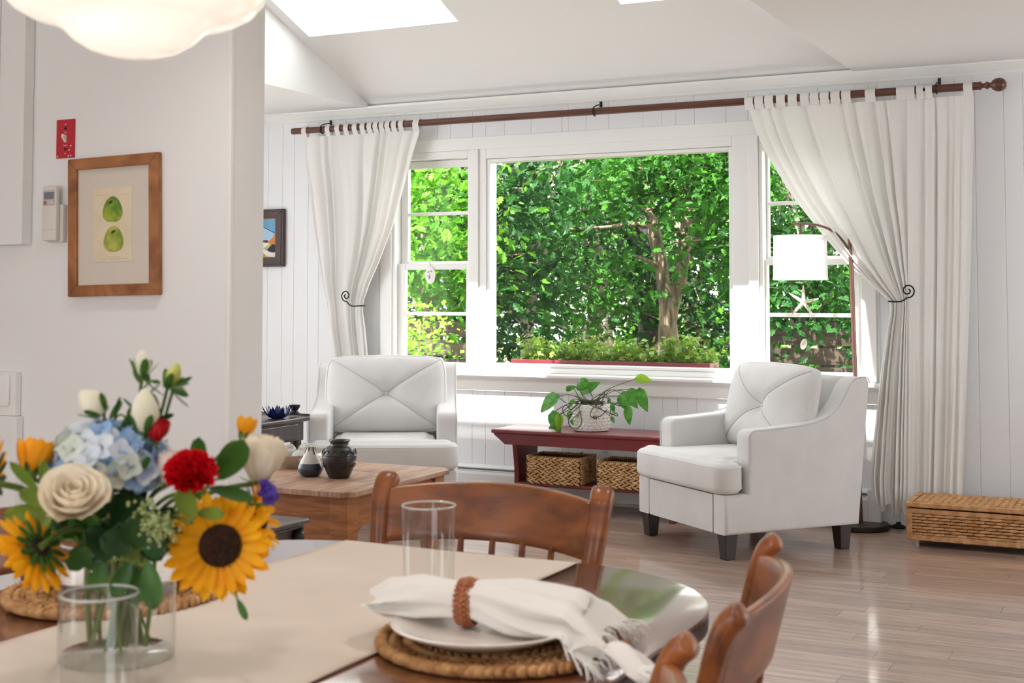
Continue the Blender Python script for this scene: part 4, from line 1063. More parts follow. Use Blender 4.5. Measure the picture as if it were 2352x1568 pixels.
MB().lathe([(0, 0), (.0062, 0), (.006, .0012), (0, .0016)], 16).build('red_button', mat('button_red', (176, 104, 92), .5), bd_, M=Matrix.Translation((-wq + .0125, -.0326, hh * .695)) @ Matrix.Rotation(R(90), 4, 'X'))
for dx in (.002, .012):
    MB().box(dx - .0035, dx + .0035, -.0334, -.0326, hh * .685, hh * .71).build('button', M_rem, bd_, bevel=.0008)
MB().box(-wq + .001, wq - .004, -.0322, -.0319, hh * .2, hh * .203).build('cover_seam', M_dark_gap, bd_)

# shallow white panels at the left edge of the picture
uc = aty(49, 561, PY - .04)
uk = thing('wall_cabinet', 'shallow white wall cabinet in the top left corner of the partition wall', 'cabinet', (-3.55, PY, uc.z))
zt0 = ZC - uc.z - .01; xr = uc.x + 3.55
MB().box(-.45, xr, -.04, -.001, 0, zt0).build('body', M_wall, uk, bevel=.002)
MB().box(-.45, xr - .10, -.048, -.0402, .05, zt0 - .06).build('door', M_wall, uk, bevel=.003)
b1 = aty(39, 956, PY - .02); b0 = aty(38, 855, PY - .02)
kb = thing('base_cabinet', 'plain white cabinet standing below the framed panel at the left edge', 'cabinet', (-3.55, PY, 0))
xr = b1.x + 3.55 + .006
MB().box(-.45, xr, -.028, -.001, 0, b1.z).build('body', M_wall, kb, bevel=.002)
MB().box(-.45, xr - .08, -.035, -.0282, .1, b1.z - .06).build('door', M_wall, kb, bevel=.002)
bbx = thing('access_panel', 'small white framed access panel on the wall at the left edge', 'panel', (-3.55, PY, b1.z + .001))
xr = b0.x + 3.55; hb_ = b0.z - b1.z - .001
MB().box(-.3, xr, -.022, -.001, 0, hb_).build('frame', M_wall, bbx, bevel=.002)
MB().slab(rrect(-.27, xr - .022, .028, hb_ - .006, .012, 4), -.029, -.0222, 'y', r=.003).build('raised_panel', M_wall, bbx, smooth=40)

# ================================================================== PAINTING ON THE WINDOW WALL
YW = D - .0005
a1, a2 = aty(655, 480, YW), aty(658, 612, YW)
zb, zt1 = a2.z, a1.z; xr = .5 * (a1.x + a2.x); wd = .34
pg = thing('house_painting', 'small dark-framed painting of a white house half hidden by the partition', 'painting', (xr - wd / 2, YW, zb))
H = zt1 - zb; a = wd / 2; k = .052
M_mah = mat('mahogany_frame', (66, 34, 26), .35, (46, 22, 18), scale=12, coat=.4); M_gold = mat('gold_fillet', (214, 178, 110), .45, metal=.3)
for q in ([(-a, 0), (a, 0), (a - k, k), (-a + k, k)], [(-a + k, H - k), (a - k, H - k), (a, H), (-a, H)], [(-a, 0), (-a + k, k), (-a + k, H - k), (-a, H)], [(a - k, k), (a, 0), (a, H), (a - k, H - k)]):
    MB().slab(q, -.03, -.001, 'y').build('frame_member', M_mah, pg, bevel=.004)
    MB().slab([(x_ * .9, (z_ - H / 2) * .92 + H / 2) for x_, z_ in q], -.034, -.0305, 'y').build('frame_bead', M_mah, pg, bevel=.002)
for q in ([(-a + k, k), (a - k, k), (a - k - .014, k + .014), (-a + k + .014, k + .014)], [(-a + k + .014, H - k - .014), (a - k - .014, H - k - .014), (a - k, H - k), (-a + k, H - k)], [(-a + k, k), (-a + k + .014, k + .014), (-a + k + .014, H - k - .014), (-a + k, H - k)], [(a - k - .014, k + .014), (a - k, k), (a - k, H - k), (a - k - .014, H - k - .014)]):
    MB().slab(q, -.022, -.012, 'y').build('gold_fillet', M_gold, pg)
x1 = a - k - .012; x0 = -x1; z0 = k + .012; z1 = H - k - .012; HH = z1 - z0
cv = MB().box(x0, x1, -.012, -.0105, z0, z1).build('canvas', mat('painted_sky', (128, 184, 214), .6, (92, 160, 206), scale=12), pg)
def paint(pts, col, y, nm='painted_patch'):
    P = [(x1 - p[0] * .2, z0 + p[1] * HH) for p in pts]
    ar = sum(P[i-1][0] * P[i][1] - P[i][0] * P[i-1][1] for i in range(len(P)))
    if ar < 0: P = P[::-1]
    MB().slab(P, y - .0004, y, 'y').build(nm, mat('paint_%d_%d_%d' % col, col, .6), cv)
paint([(.12, .68), (.78, .86), (1, .66), (1, .25), (.3, .25), (.14, .45)], (168, 204, 232), -.0121, 'house_gable')
paint([(.10, .65), (.78, .865), (.78, .845), (.12, .63)], (26, 34, 60), -.0126, 'roof_line'); paint([(.78, .865), (1.02, .67), (1.02, .65), (.78, .845)], (26, 34, 60), -.0126, 'roof_line')
paint([(.7, .71), (.88, .71), (.88, .6), (.72, .6)], (52, 48, 100), -.0126, 'painted_window')
paint([(.0, .75), (.12, .55), (.42, .36), (.3, .26), (.0, .28)], (216, 130, 58), -.0128); paint([(.35, .44), (.7, .46), (.78, .38), (.68, .3), (.42, .36)], (92, 40, 44), -.0129); paint([(.3, .36), (.66, .4), (.66, .24), (.4, .22)], (228, 228, 226), -.0130)
paint([(.3, .34), (.6, .22), (.55, .18), (.2, .3)], (196, 186, 84), -.0131); paint([(.0, .32), (.2, .34), (.4, .2), (.3, .1), (.0, .14)], (30, 28, 44), -.0132); paint([(.62, .26), (1, .22), (1, .12), (.6, .14)], (22, 30, 52), -.0132)
paint([(.0, .13), (.2, .12), (.6, .22), (.64, .16), (.4, .02), (.0, .0)], (236, 230, 222), -.0134); paint([(.4, .04), (.62, .12), (1, .14), (1, 0), (.4, 0)], (196, 168, 64), -.0133)

# ================================================================== ORNAMENTS IN THE WINDOWS
ov = aty(988, 632, D + .025)
oo = thing('oval_ornament', 'white oval pierced ceramic ornament hanging in the left window', 'ornament', ov)
outl = [(.037 * math.sin(q), .056 * math.cos(q)) for q in [2 * math.pi * i / 24 for i in range(24)]][::-1]
MB().slab(outl, -.004, .004, 'y', r=.003).build('disc', M_white, oo, smooth=50)
random.seed(2)
ho = MB()
for k in range(11):
    x_, z_ = random.uniform(-.016, .010), random.uniform(-.028, .028); q = random.uniform(-.6, .6)
    ho.blob((x_, -.0042, z_), Vector((math.sin(q), 0, math.cos(q))) * .007, Vector((math.cos(q), 0, -math.sin(q))) * .0028, Vector((0, .0006, 0)), 6, 4)
ho.build('piercings', mat('pierced_dark', (120, 118, 104), .8), oo)
MB().tube([(0, 0, .054), (-.002, 0, .085), (.002, .01, .1)], .0016, 5).build('wire_hook', M_black, oo)
sc0 = aty(1845, 694, D + .022)
M_star = mat('dried_starfish', (232, 224, 212), .8, (206, 192, 174), scale=60, bump=.3, bscale=200)
sf = thing('starfish', 'dried white starfish standing on the muntin below the lamp shade', 'starfish', sc0)
m = MB()
for k, (tu, tv) in enumerate(((1845, 655), (1880, 686), (1866, 721), (1820, 721), (1811, 672))):
    t_ = aty(tu, tv, D + .022) - sc0; n_ = Vector((-t_.z, 0, t_.x)).normalized()
    m.tube([Vector((0, 0, 0)) - t_ * .08, t_ * .3, t_ * .7, t_], [.011, .0095, .007, .003], 8, flat=.7)
m.build('body', M_star, sf, smooth=60)
sh = aty(1846, 790, D + .03)
shl = thing('hanging_shell', 'cream seashell hanging on a thread in front of the lower right pane', 'seashell', sh)
m = MB(); m.add([], [])
m.blob((0, 0, 0), Vector((.008, 0, .03)), Vector((.018, 0, -.004)), Vector((0, .008, 0)), 10, 8); m.build('shell', M_star, shl, smooth=60)
MB().tube([(.004, 0, .028), (.002, 0, .1), (-.002, 0, .165)], .0011, 5).build('thread', M_black, shl)
# ================================================================== DINING TABLE
TZ = .738
TX0, TX1, TY0, TY1 = -1.845, -.675, .42, 2.365
tcx, tcy = (TX0 + TX1) / 2, (TY0 + TY1) / 2
dt = thing('dining_table', 'glossy dark-edged brown dining table with rounded corners in the foreground', 'dining table', (tcx, tcy, 0))
hx, hy = (TX1 - TX0) / 2, (TY1 - TY0) / 2
def superrect(a, b, n=64, p=3.6, q=5.5):
    out = []
    for k in range(n):
        t = 2 * math.pi * k / n; c_, s_ = math.cos(t), math.sin(t)
        out.append((a * math.copysign(abs(c_) ** (2 / p), c_), b * math.copysign(abs(s_) ** (2 / q), s_)))
    return out
def tab_outline(a, b, r, n=14):
    """rounded rectangle with softly bulged sides"""
    o_ = []
    for x, y in rrect(-a, a, -b, b, r, n): o_.append((x * (1 - .02 * (y / b) ** 2), y))
    return o_
ol = tab_outline(hx, hy, .34)
MB().slab(ol, TZ - .006, TZ, 'z', r=.002, seg=2).build('top', M_table, dt, smooth=30)
MB().slab(tab_outline(hx, hy, .34), TZ - .036, TZ - .0061, 'z', r=.006, seg=3).build('edge_band', M_tedge, dt, smooth=40)
MB().slab(tab_outline(hx - .14, hy - .16, .25), TZ - .115, TZ - .0362, 'z').build('apron', M_table, dt, smooth=40)
for sx in (-1, 1):
    for sy in (-1, 1):
        MB().lathe([(.02, 0), (.026, .05), (.034, .4), (.03, .5), (.04, .52), (.04, .622)], 16, c=(sx * (hx - .2), sy * (hy - .24), 0)).build('leg', M_cherry, dt, smooth=40)

# runner
M_run = cloth_mat('linen_runner', (222, 208, 192), tl=0, weave=800, bump=.12, col2=(214, 199, 182), scale=3)
RX0, RX1, RY0, RY1 = -1.552, -1.030, .30, 2.372
ru = thing('table_runner', 'beige linen table runner lying along the dining table', 'table runner', ((RX0 + RX1) / 2, (RY0 + RY1) / 2, TZ))
rx, ry = (RX1 - RX0) / 2, (RY1 - RY0) / 2
def rfn(a, b):
    x = -rx + 2 * rx * a; y = -ry + 2 * ry * b
    z = .0022 + .0012 * math.sin(7 * x + 3 * y) * math.sin(5 * y + 1) + .001 * math.sin(23 * y + 9 * x)
    if TY0 > y + tcy + 0: z = .0022
    over = (y + ru.location.y) - (TY1 - .004)
    if over > 0: z -= over * 1.5
    return (x, y, max(z, .0012) if over <= 0 else z)
g = MB().grid(rfn, 24, 80); ro = g.build('cloth', M_run, ru, smooth=80)
sol = ro.modifiers.new('thick', 'SOLIDIFY'); sol.thickness = .0018; sol.offset = 1
hm = MB()
hm.tube([(rx - .002, -ry + 2 * ry * k / 60, .0030) for k in range(60)], .0018, 5); hm.tube([(-rx + .002, -ry + 2 * ry * k / 60, .0030) for k in range(60)], .0018, 5)
hm.build('hem', M_run, ru, smooth=60, kind='stuff')

# placemats: coils of braided seagrass
def placemat(label, x, y, seed):
    random.seed(seed)
    t = thing('placemat', label, 'placemat', (x, y, TZ), 0, 'round woven placemats')
    MB().lathe([(0, .001), (.176, .001), (.176, .009), (0, .009)], 40).build('backing', M_wickin, t)
    rings = [.176, .156, .136, .116, .096, .076, .056, .036, .016]
    for i, r_ in enumerate(rings):
        m = MB(); n_ = max(6, int(2 * math.pi * r_ / .0135)); hgt = .0095 if i else .0115
        for k in range(n_):
            q = 2 * math.pi * (k + random.uniform(-.15, .15)) / n_; rad = Vector((math.cos(q), math.sin(q), 0)); tan = Vector((-rad.y, rad.x, 0))
            d = (tan + rad * .75 * (1 if i % 2 else -1) + Vector((0, 0, random.uniform(-.15, .15)))).normalized()
            m.blob(rad * r_ + Vector((0, 0, hgt - .001)), d * .0155, tan.cross(d).cross(d).normalized() * .0055 if False else d.cross(Vector((0, 0, 1))).normalized() * .0062, Vector((0, 0, .0095)), 6, 4)
        m.build('coil', M_jute, t, smooth=60)
    return t
pm1 = Vector((-.893, 1.762, TZ)); pm2 = Vector((-1.624, 1.752, TZ))
placemat('woven placemat under the plate with the white napkin, near the rounded table corner', pm1.x, pm1.y, 3)
placemat('woven placemat behind the flower vase on the far side of the runner', pm2.x, pm2.y, 4)
M_plate = mat('cream_plate', (240, 232, 224), .25, coat=.4)
def plate(label, x, y):
    t = thing('plate', label, 'plate', (x, y, TZ + .0205), 0, 'cream dinner plates')
    MB().lathe([(0, 0), (.075, 0), (.08, .003), (.085, .004), (.118, .016), (.1325, .0225), (.134, .025), (.131, .026), (.116, .021), (.088, .0085), (.07, .006), (0, .006)], 56).build('dish', M_plate, t, smooth=50)
    return t
pl1 = atz(1112, 1452, TZ + .03)
plate('cream dinner plate holding the fringed white napkin', pl1.x, pl1.y)
plate('cream dinner plate mostly hidden behind the flower vase', pm2.x + .01, pm2.y + .01)

# napkin with ring
M_nap = cloth_mat('white_linen', (246, 242, 236), tl=.15, weave=800, bump=.1)
M_bead = mat('copper_beads', (178, 104, 56), .4, (150, 80, 40), scale=60, coat=.3)
na = atz(868, 1368, TZ + .062); nb = atz(1405, 1412, TZ + .060)
nk = thing('napkin', 'white linen napkin with frayed edge gathered in the beaded ring', 'napkin', (na + nb) / 2 - Vector((0, 0, .012)))
no = Vector(nk.location); ax = (nb - na); NL = ax.length; ax.normalize(); side_ = ax.cross(Vector((0, 0, 1))).normalized()
RS = .40                                          # where the ring sits along the napkin
def half_w(s_): return lerp_tab([(0, .046), (.08, .060), (.2, .052), (.32, .034), (RS, .0265), (.47, .036), (.6, .058), (.75, .072), (.88, .082), (1, .090)], s_)
def half_h(s_): return lerp_tab([(0, .010), (.08, .022), (.2, .028), (.32, .027), (RS, .0265), (.48, .030), (.6, .033), (.75, .031), (.9, .026), (1, .016)], s_)
def nfn(a, b):
    q = 2 * math.pi * a; w_, h_ = half_w(b), half_h(b)
    far = abs(b - RS)
    fo = 1 + (.16 * math.sin(5 * q + 3 * b) + .09 * math.sin(9 * q - 6 * b + 1)) * min(1, far * 3.2 + .25)
    y = math.cos(q) * w_ * fo; z = math.sin(q) * h_ * fo
    cz_ = .006 * math.sin(b * 6) + (.004 if b > RS else .0)
    bottom = -.030 if .12 < b < .93 else -.026
    zz = z + cz_
    if zz < bottom: zz = bottom + (zz - bottom) * .15
    drop = max(0, (b - .86)) * .26
    return ax * (NL * (b - .5) + (.012 * math.sin(3 * q) if b > .9 or b < .1 else 0)) + side_ * y * -1 + Vector((0, 0, zz + .010 - drop))
nm = MB().grid(nfn, 56, 60, cu=True)
nm.build('cloth', M_nap, nk, smooth=80)
cap = MB(); ringp = [nfn(k / 56, 0) for k in range(56)]; cen = sum((Vector(p) for p in ringp), Vector()) / 56 + ax * .03
cap.add([tuple(p) for p in ringp] + [tuple(cen)], [(k, (k + 1) % 56, 56) for k in range(56)]); cap.build('folded_end', M_nap, nk, smooth=60)
random.seed(9); fr = MB()
for k in range(150):
    a_ = random.random(); p = Vector(nfn(a_, 1.0)); q = 2 * math.pi * a_
    d = (ax * random.uniform(.5, 1.1) - side_ * math.cos(q) * random.uniform(.1, .8) + Vector((0, 0, random.uniform(-.9, -.05)))).normalized(); L_ = random.uniform(.018, .036)
    fr.tube([p - ax * .004, p + d * L_ * .5 + Vector((0, 0, .002)), p + d * L_ + Vector((0, 0, -.005))], [.0016, .0012, .0005], 4)
fe = nfn(.82, .98)
for k in range(90):                               # the corner that falls over the plate's edge
    t_ = random.random(); b0 = Vector(nfn(.52 + .40 * random.random(), random.uniform(.86, 1)))
    d = (ax * random.uniform(.3, 1.0) + side_ * random.uniform(-.2, .9) + Vector((0, 0, random.uniform(-1.2, -.3)))).normalized(); L_ = random.uniform(.02, .04)
    fr.tube([b0, b0 + d * L_ * .5, b0 + d * L_ + Vector((0, 0, -.004))], [.0022, .0016, .0006], 4)
fr.build('fringe', M_nap, nk, smooth=60, kind='stuff')
# the frayed corner hanging down towards the table edge
c0 = Vector(nfn(.60, .97)); tip = atz(1478, 1540, TZ + .012) - no
def tail(a, b):
    p = c0.lerp(tip, b) + Vector((0, 0, .02 * math.sin(math.pi * b)))
    w_ = .038 * (1 - .25 * b)
    return p + (ax * .55 + side_ * -.6).normalized() * (a - .5) * 2 * w_ + Vector((0, 0, .006 * math.sin(a * 9 + b * 3)))
MB().grid(tail, 14, 12).build('corner', M_nap, nk, smooth=80)
ft = MB()
for k in range(60):
    p = Vector(tail(random.random(), 1.0)); d = ((tip - c0).normalized() + Vector((random.uniform(-.4, .4), random.uniform(-.4, .4), random.uniform(-.3, .1)))).normalized()
    ft.tube([p, p + d * .016, p + d * random.uniform(.022, .034)], [.0018, .0013, .0005], 4)
ft.build('corner_fringe', M_nap, nk, smooth=60, kind='stuff')
rg = thing('napkin_ring', 'beaded copper-brown ring around the white napkin', 'napkin ring', no + ax * NL * (RS - .5) + Vector((0, 0, -.02)))
rb = MB(); r0 = Vector((0, 0, .034))
for j in range(5):
    for k in range(26):
        q = 2 * math.pi * (k + .5 * (j % 2)) / 26; rr2 = .0335 - .0012 * abs(j - 2)
        c_ = r0 + ax * (j - 2) * .0052 + side_ * math.cos(q) * rr2 * 1.02 + Vector((0, 0, math.sin(q) * rr2 * 1.0))
        rb.blob(c_, ax * .0034, side_ * .0034, Vector((0, 0, .0034)), 6, 4)
rb.build('beads', M_bead, rg, smooth=60, kind='stuff')
bandp = MB(); bandp.tube([r0 + side_ * math.cos(2*math.pi*k/30) * .0315 + Vector((0, 0, math.sin(2*math.pi*k/30) * .0315)) for k in range(30)], .004, 6, closed=True); bandp.build('band', M_bead, rg, smooth=60)

# tumblers
M_glass = pane_mat('clear_glass', (.955, .965, .96), 2.0)
M_rim = mat('glass_rim_highlight', (236, 238, 236), .08, spec=.8, trans=.5)  # whitish colour stands in for the highlight along the glass rims
def tumbler(label, x, y, r_=.047, h_=.142):
    t = thing('tumbler', label, 'drinking glass', (x, y, TZ + .003), 0, 'clear glass tumblers')
    MB().lathe([(r_ - .005, 0), (r_ - .003, .004), (r_, h_)], 48, caps=False).build('glass', M_glass, t, smooth=50)
    MB().lathe([(0, .0005), (r_ - .006, .0005), (r_ - .0045, .008), (r_ - .008, .011), (0, .009)], 48).build('thick_base', M_glass, t, smooth=50)
    MB().tube([((r_ - .0006) * math.cos(2 * math.pi * k / 48), (r_ - .0006) * math.sin(2 * math.pi * k / 48), h_) for k in range(48)], .0016, 6, closed=True).build('rim', M_rim, t, smooth=60)
    return t
g1 = atz(229, 1362, TZ + .145); g2 = atz(985, 1160, TZ + .145)
tumbler('clear glass tumbler standing right in front of the flower vase', g1.x, g1.y)
tumbler('clear glass tumbler standing on the runner behind the napkin', g2.x, g2.y)

# ================================================================== DINING CHAIRS
def make_dining_chair():
    t = thing('dining_chair', 'x', 'chair')
    W_ = .262
    for sx in (-1, 1):                            # back posts: from the seat up, leaning and rolled back at the top
        P = [(sx * .215, .175, .44), (sx * .235, .185, .56), (sx * .252, .205, .68), (sx * W_, .228, .78), (sx * W_, .245, .825), (sx * (W_ - .002), .262, .842)]
        m = MB(); pth = smooth_path(P, 4); n_ = len(pth); vs = []; fs = []
        for i, p in enumerate(pth):
            f_ = i / (n_ - 1); hw = .017 + .009 * f_; hd = .012 + .006 * f_
            tg = (pth[min(i+1, n_-1)] - pth[max(i-1, 0)]).normalized(); xx = Vector((1, 0, 0)); yy = tg.cross(xx).normalized()
            if i >= n_ - 2: k = .93 if i == n_ - 1 else .98; hw *= k; hd *= k
            for q in range(12):
                a_ = 2 * math.pi * q / 12; c_, s_ = math.cos(a_), math.sin(a_)
                vs.append(p + xx * hw * math.copysign(abs(c_) ** .6, c_) - yy * hd * math.copysign(abs(s_) ** .6, s_))
        for i in range(n_ - 1):
            for q in range(12): fs.append((i*12+q, i*12+(q+1) % 12, (i+1)*12+(q+1) % 12, (i+1)*12+q))
        cen_ = sum(vs[-12:], Vector()) / 12; last = vs[-12:]
        for dz_, k_ in ((.0045, .80), (.0075, .50), (.0088, .18)):
            vs += [cen_ + (q_ - cen_) * k_ + tg * dz_ for q_ in last]; i = n_ - 1; n_ += 1
            for q in range(12): fs.append((i*12+q, i*12+(q+1) % 12, (i+1)*12+(q+1) % 12, (i+1)*12+q))
        fs.append(tuple(range((n_-1)*12, n_*12))); fs.append(tuple(range(12))[::-1])
        m.add(vs, fs); m.build('post', M_cherry, t, smooth=70)
    def rail(th):
        def fn(a, b):
            x = (2 * a - 1) * (W_ - .018); u = 2 * a - 1
            zt = .822 + .018 * (1 - u * u); zb = .706 + .012 * (1 - u * u)
            z = zb + (zt - zb) * b
            yb = .205 + .035 * ((z - .68) / .14) + .055 * (1 - u * u)
            return (x, yb + th, z)
        return fn
    m = MB(); N_ = 24
    m.grid(rail(-.009), N_, 6); o_ = len(m.v)
    m.f = [q for q in m.f]; m2 = MB().grid(rail(.009), N_, 6); m.add(m2.v, [q[::-1] for q in m2.f])
    Wd = N_ + 1
    for i in range(N_):
        m.f.append((i + 1, i, o_ + i, o_ + i + 1)); T_ = 6 * Wd; m.f.append((T_ + i, T_ + i + 1, o_ + T_ + i + 1, o_ + T_ + i))
    for j in range(6):
        m.f.append((j*Wd, (j+1)*Wd, o_+(j+1)*Wd, o_+j*Wd)); e = N_; m.f.append(((j+1)*Wd+e, j*Wd+e, o_+j*Wd+e, o_+(j+1)*Wd+e))
    m.build('crest_rail', M_cherry, t, smooth=60, bevel=.004)
    for k in range(5):
        u = -.62 + .31 * k; x = u * (W_ - .02)
        MB().tube([(x * .85, .185, .44), (x * .95, .205 + .03 * (1 - u * u), .57), (x, .208 + .055 * (1 - u * u), .722)], [.009, .011, .007], 8).build('spindle', M_cherry, t, smooth=60)
    so_ = []
    for x, y in rrect(-.235, .235, -.22, .215, .07, 6): so_.append((x * (1 - .06 * (y + .2)), y))
    MB().slab(so_, .415, .445, 'z', r=.012, seg=4).build('seat', M_cherry, t, smooth=50)
    for sx in (-1, 1):
        for sy in (-1, 1):
            MB().tube([(sx * .16, sy * .15, .42), (sx * .185, sy * .18, .25), (sx * .205, sy * .205, 0)], [.017, .021, .012], 10).build('leg', M_cherry, t, smooth=60)
        MB().tube([(sx * .19, -.185, .2), (sx * .19, .185, .2)], .010, 8).build('stretcher', M_cherry, t, smooth=60)
    MB().tube([(-.19, 0, .2), (.19, 0, .2)], .010, 8).build('stretcher', M_cherry, t, smooth=60)
    return t
chair0 = make_dining_chair()
def put_chair(o, label, pa, pb):
    """pa, pb: tops of the two back posts (left and right seen from the seat's back), on plan"""
    pa, pb = Vector(pa[:2]), Vector(pb[:2]); d = pb - pa; rz = math.atan2(d.y, d.x)
    mid = (pa + pb) / 2; n_ = Vector((-d.y, d.x)).normalized()
    o.location = (mid.x - n_.x * .255, mid.y - n_.y * .255, 0); o.rotation_euler = (0, 0, rz)
    o['label'] = label; o['group'] = 'cherry dining chairs around the table'
cA = copy_tree(chair0); cB = copy_tree(chair0); cC = copy_tree(chair0)
put_chair(chair0, 'cherry wood dining chair at the far end of the table, behind the runner', (-1.598, 2.578), (-1.068, 2.578))
put_chair(cA, 'cherry wood dining chair at the right, its curved back seen edge-on', (-.611, 2.203), (-.514, 1.668))
put_chair(cB, 'cherry wood dining chair at the bottom edge, only its post top in view', (-.527, 1.512), (-.470, .985))
put_chair(cC, 'cherry wood dining chair at the left edge, behind the sunflowers', (-2.0, 1.57), (-2.0, 2.10))

# ================================================================== PENDANT LAMP
pb_ = atd(308, 132, 1.7)
pd = thing('pendant_lamp', 'milk glass schoolhouse pendant lamp glowing above the table', 'pendant lamp', (pb_.x, pb_.y, pb_.z))
M_milk = bpy.data.materials.new('milk_glass'); M_milk.use_nodes = True
_n = M_milk.node_tree.nodes['Principled BSDF']; _n.inputs['Base Color'].default_value = lin((250, 244, 236)); _n.inputs['Roughness'].default_value = .18; _n.inputs['Coat Weight'].default_value = .5
_n.inputs['Emission Color'].default_value = lin((255, 238, 222)); _n.inputs['Emission Strength'].default_value = .52
pr = [(0, 0), (.03, .002), (.055, .009), (.075, .021), (.088, .034), (.099, .042), (.113, .046), (.132, .051), (.150, .061), (.163, .076), (.1685, .094), (.166, .112), (.155, .132), (.135, .150), (.105, .166), (.075, .178), (.06, .190), (.056, .205), (.056, .225)]
MB().lathe(pr, 64).build('shade', M_milk, pd, smooth=70)
M_nick = mat('satin_nickel', (176, 172, 166), .3, metal=.9)
MB().lathe([(.0, .205), (.062, .205), (.066, .21), (.066, .24), (.05, .262), (.02, .275), (.012, .30), (0, .302)], 32).build('fitter', M_nick, pd, smooth=40)
top = ZC - pb_.z
MB().tube([(0, 0, .3), (0, 0, top - .024)], .006, 10).build('rod', M_nick, pd, smooth=50)
MB().lathe([(0, top - .03), (.02, top - .028), (.06, top - .012), (.064, top - .001), (0, top - .001)], 28).build('canopy', M_nick, pd, smooth=40)
# ================================================================== FLOWERS IN THE GLASS VASE
VC = atz(268, 1512, TZ + .003); VC.z = TZ + .003
va = thing('glass_vase', 'wide clear glass vase holding the bouquet on the runner', 'vase', VC)
vr, vh = .080, .165
MB().lathe([(vr - .006, .0), (vr, .006), (vr, vh)], 56, caps=False).build('glass', M_glass, va, smooth=50)
MB().lathe([(0, .0005), (vr - .005, .0005), (vr - .002, .008), (vr - .006, .012), (0, .010)], 56).build('thick_base', M_glass, va, smooth=50)
MB().tube([((vr - .001) * math.cos(2 * math.pi * k / 56), (vr - .001) * math.sin(2 * math.pi * k / 56), vh) for k in range(56)], .0018, 6, closed=True).build('rim', M_rim, va, smooth=60)
M_water = pane_mat('water', (.95, .975, .965), 1.0)
MB().lathe([(0, .095), (vr - .004, .095)], 48).build('water_surface', M_water, va)
M_stem = mat('flower_stem', (112, 134, 58), .5, (90, 112, 46), scale=20)
M_green = leaf_mat('bouquet_leaf', (46, 86, 34), (74, 118, 44), 14, .4, .25)
M_green2 = leaf_mat('bouquet_leaf_light', (110, 140, 50), (138, 160, 66), 14, .45, .3)
M_greend = leaf_mat('bouquet_leaf_dark', (28, 54, 28), (48, 84, 40), 18, .4, .15)
def stem_to(parent, head, foot=None, r=.003, bend=.02):
    o = Vector(parent.location); h_ = Vector(head)
    if foot is None:
        q = random.uniform(0, 6.28); rr = random.uniform(.01, .05); foot = VC + Vector((math.cos(q) * rr, math.sin(q) * rr, .02))
    neck = Vector((VC.x + (h_.x - VC.x) * .35, VC.y + (h_.y - VC.y) * .35, VC.z + vh + .01)); dn = Vector((neck.x - VC.x, neck.y - VC.y, 0))
    if dn.length > vr - .018: dn = dn.normalized() * (vr - .018); neck.x, neck.y = VC.x + dn.x, VC.y + dn.y
    if h_.z < neck.z + .02: neck.z = max(VC.z + vh + .004, h_.z + .01)
    MB().tube(smooth_path([foot - o, (foot + neck) / 2 - o, neck - o, (neck + h_) / 2 + Vector((0, 0, bend)) - o, h_ - o], 5), r, 7).build('stem', M_stem, parent, smooth=60)
def petal_mesh(L_, W_, cup=.15, fold=.1, tip=1.6, n=6, wav=0.0, name='petal', base=.25):
    """petal growing along +Y from the origin, +Z is its upper side"""
    m = MB()
    def fn(a, b):
        s_ = 2 * a - 1; w_ = W_ * (base + (1 - base) * math.sin(math.pi * min(1, b ** .8) * .5)) * (1 - b ** (tip * 2.2)) ** .5 if b < 1 else 0.0
        z = cup * L_ * b * b + fold * abs(s_) * w_ + wav * math.sin(6 * s_ + 5 * b) * b
        return (s_ * w_, L_ * b, z)
    return m.grid(fn, 4, n).mesh(name, smooth=70)
def sprout(name, me, parent, Mx): return place(name, me, None, parent, M=Mx)
def aim(dir_, c, parent, roll=0.0):
    return basis(dir_, Vector(c) - Vector(parent.location), roll)
tocam = lambda p: (Vector((0, 0, CAMZ)) - Vector(p)).normalized()

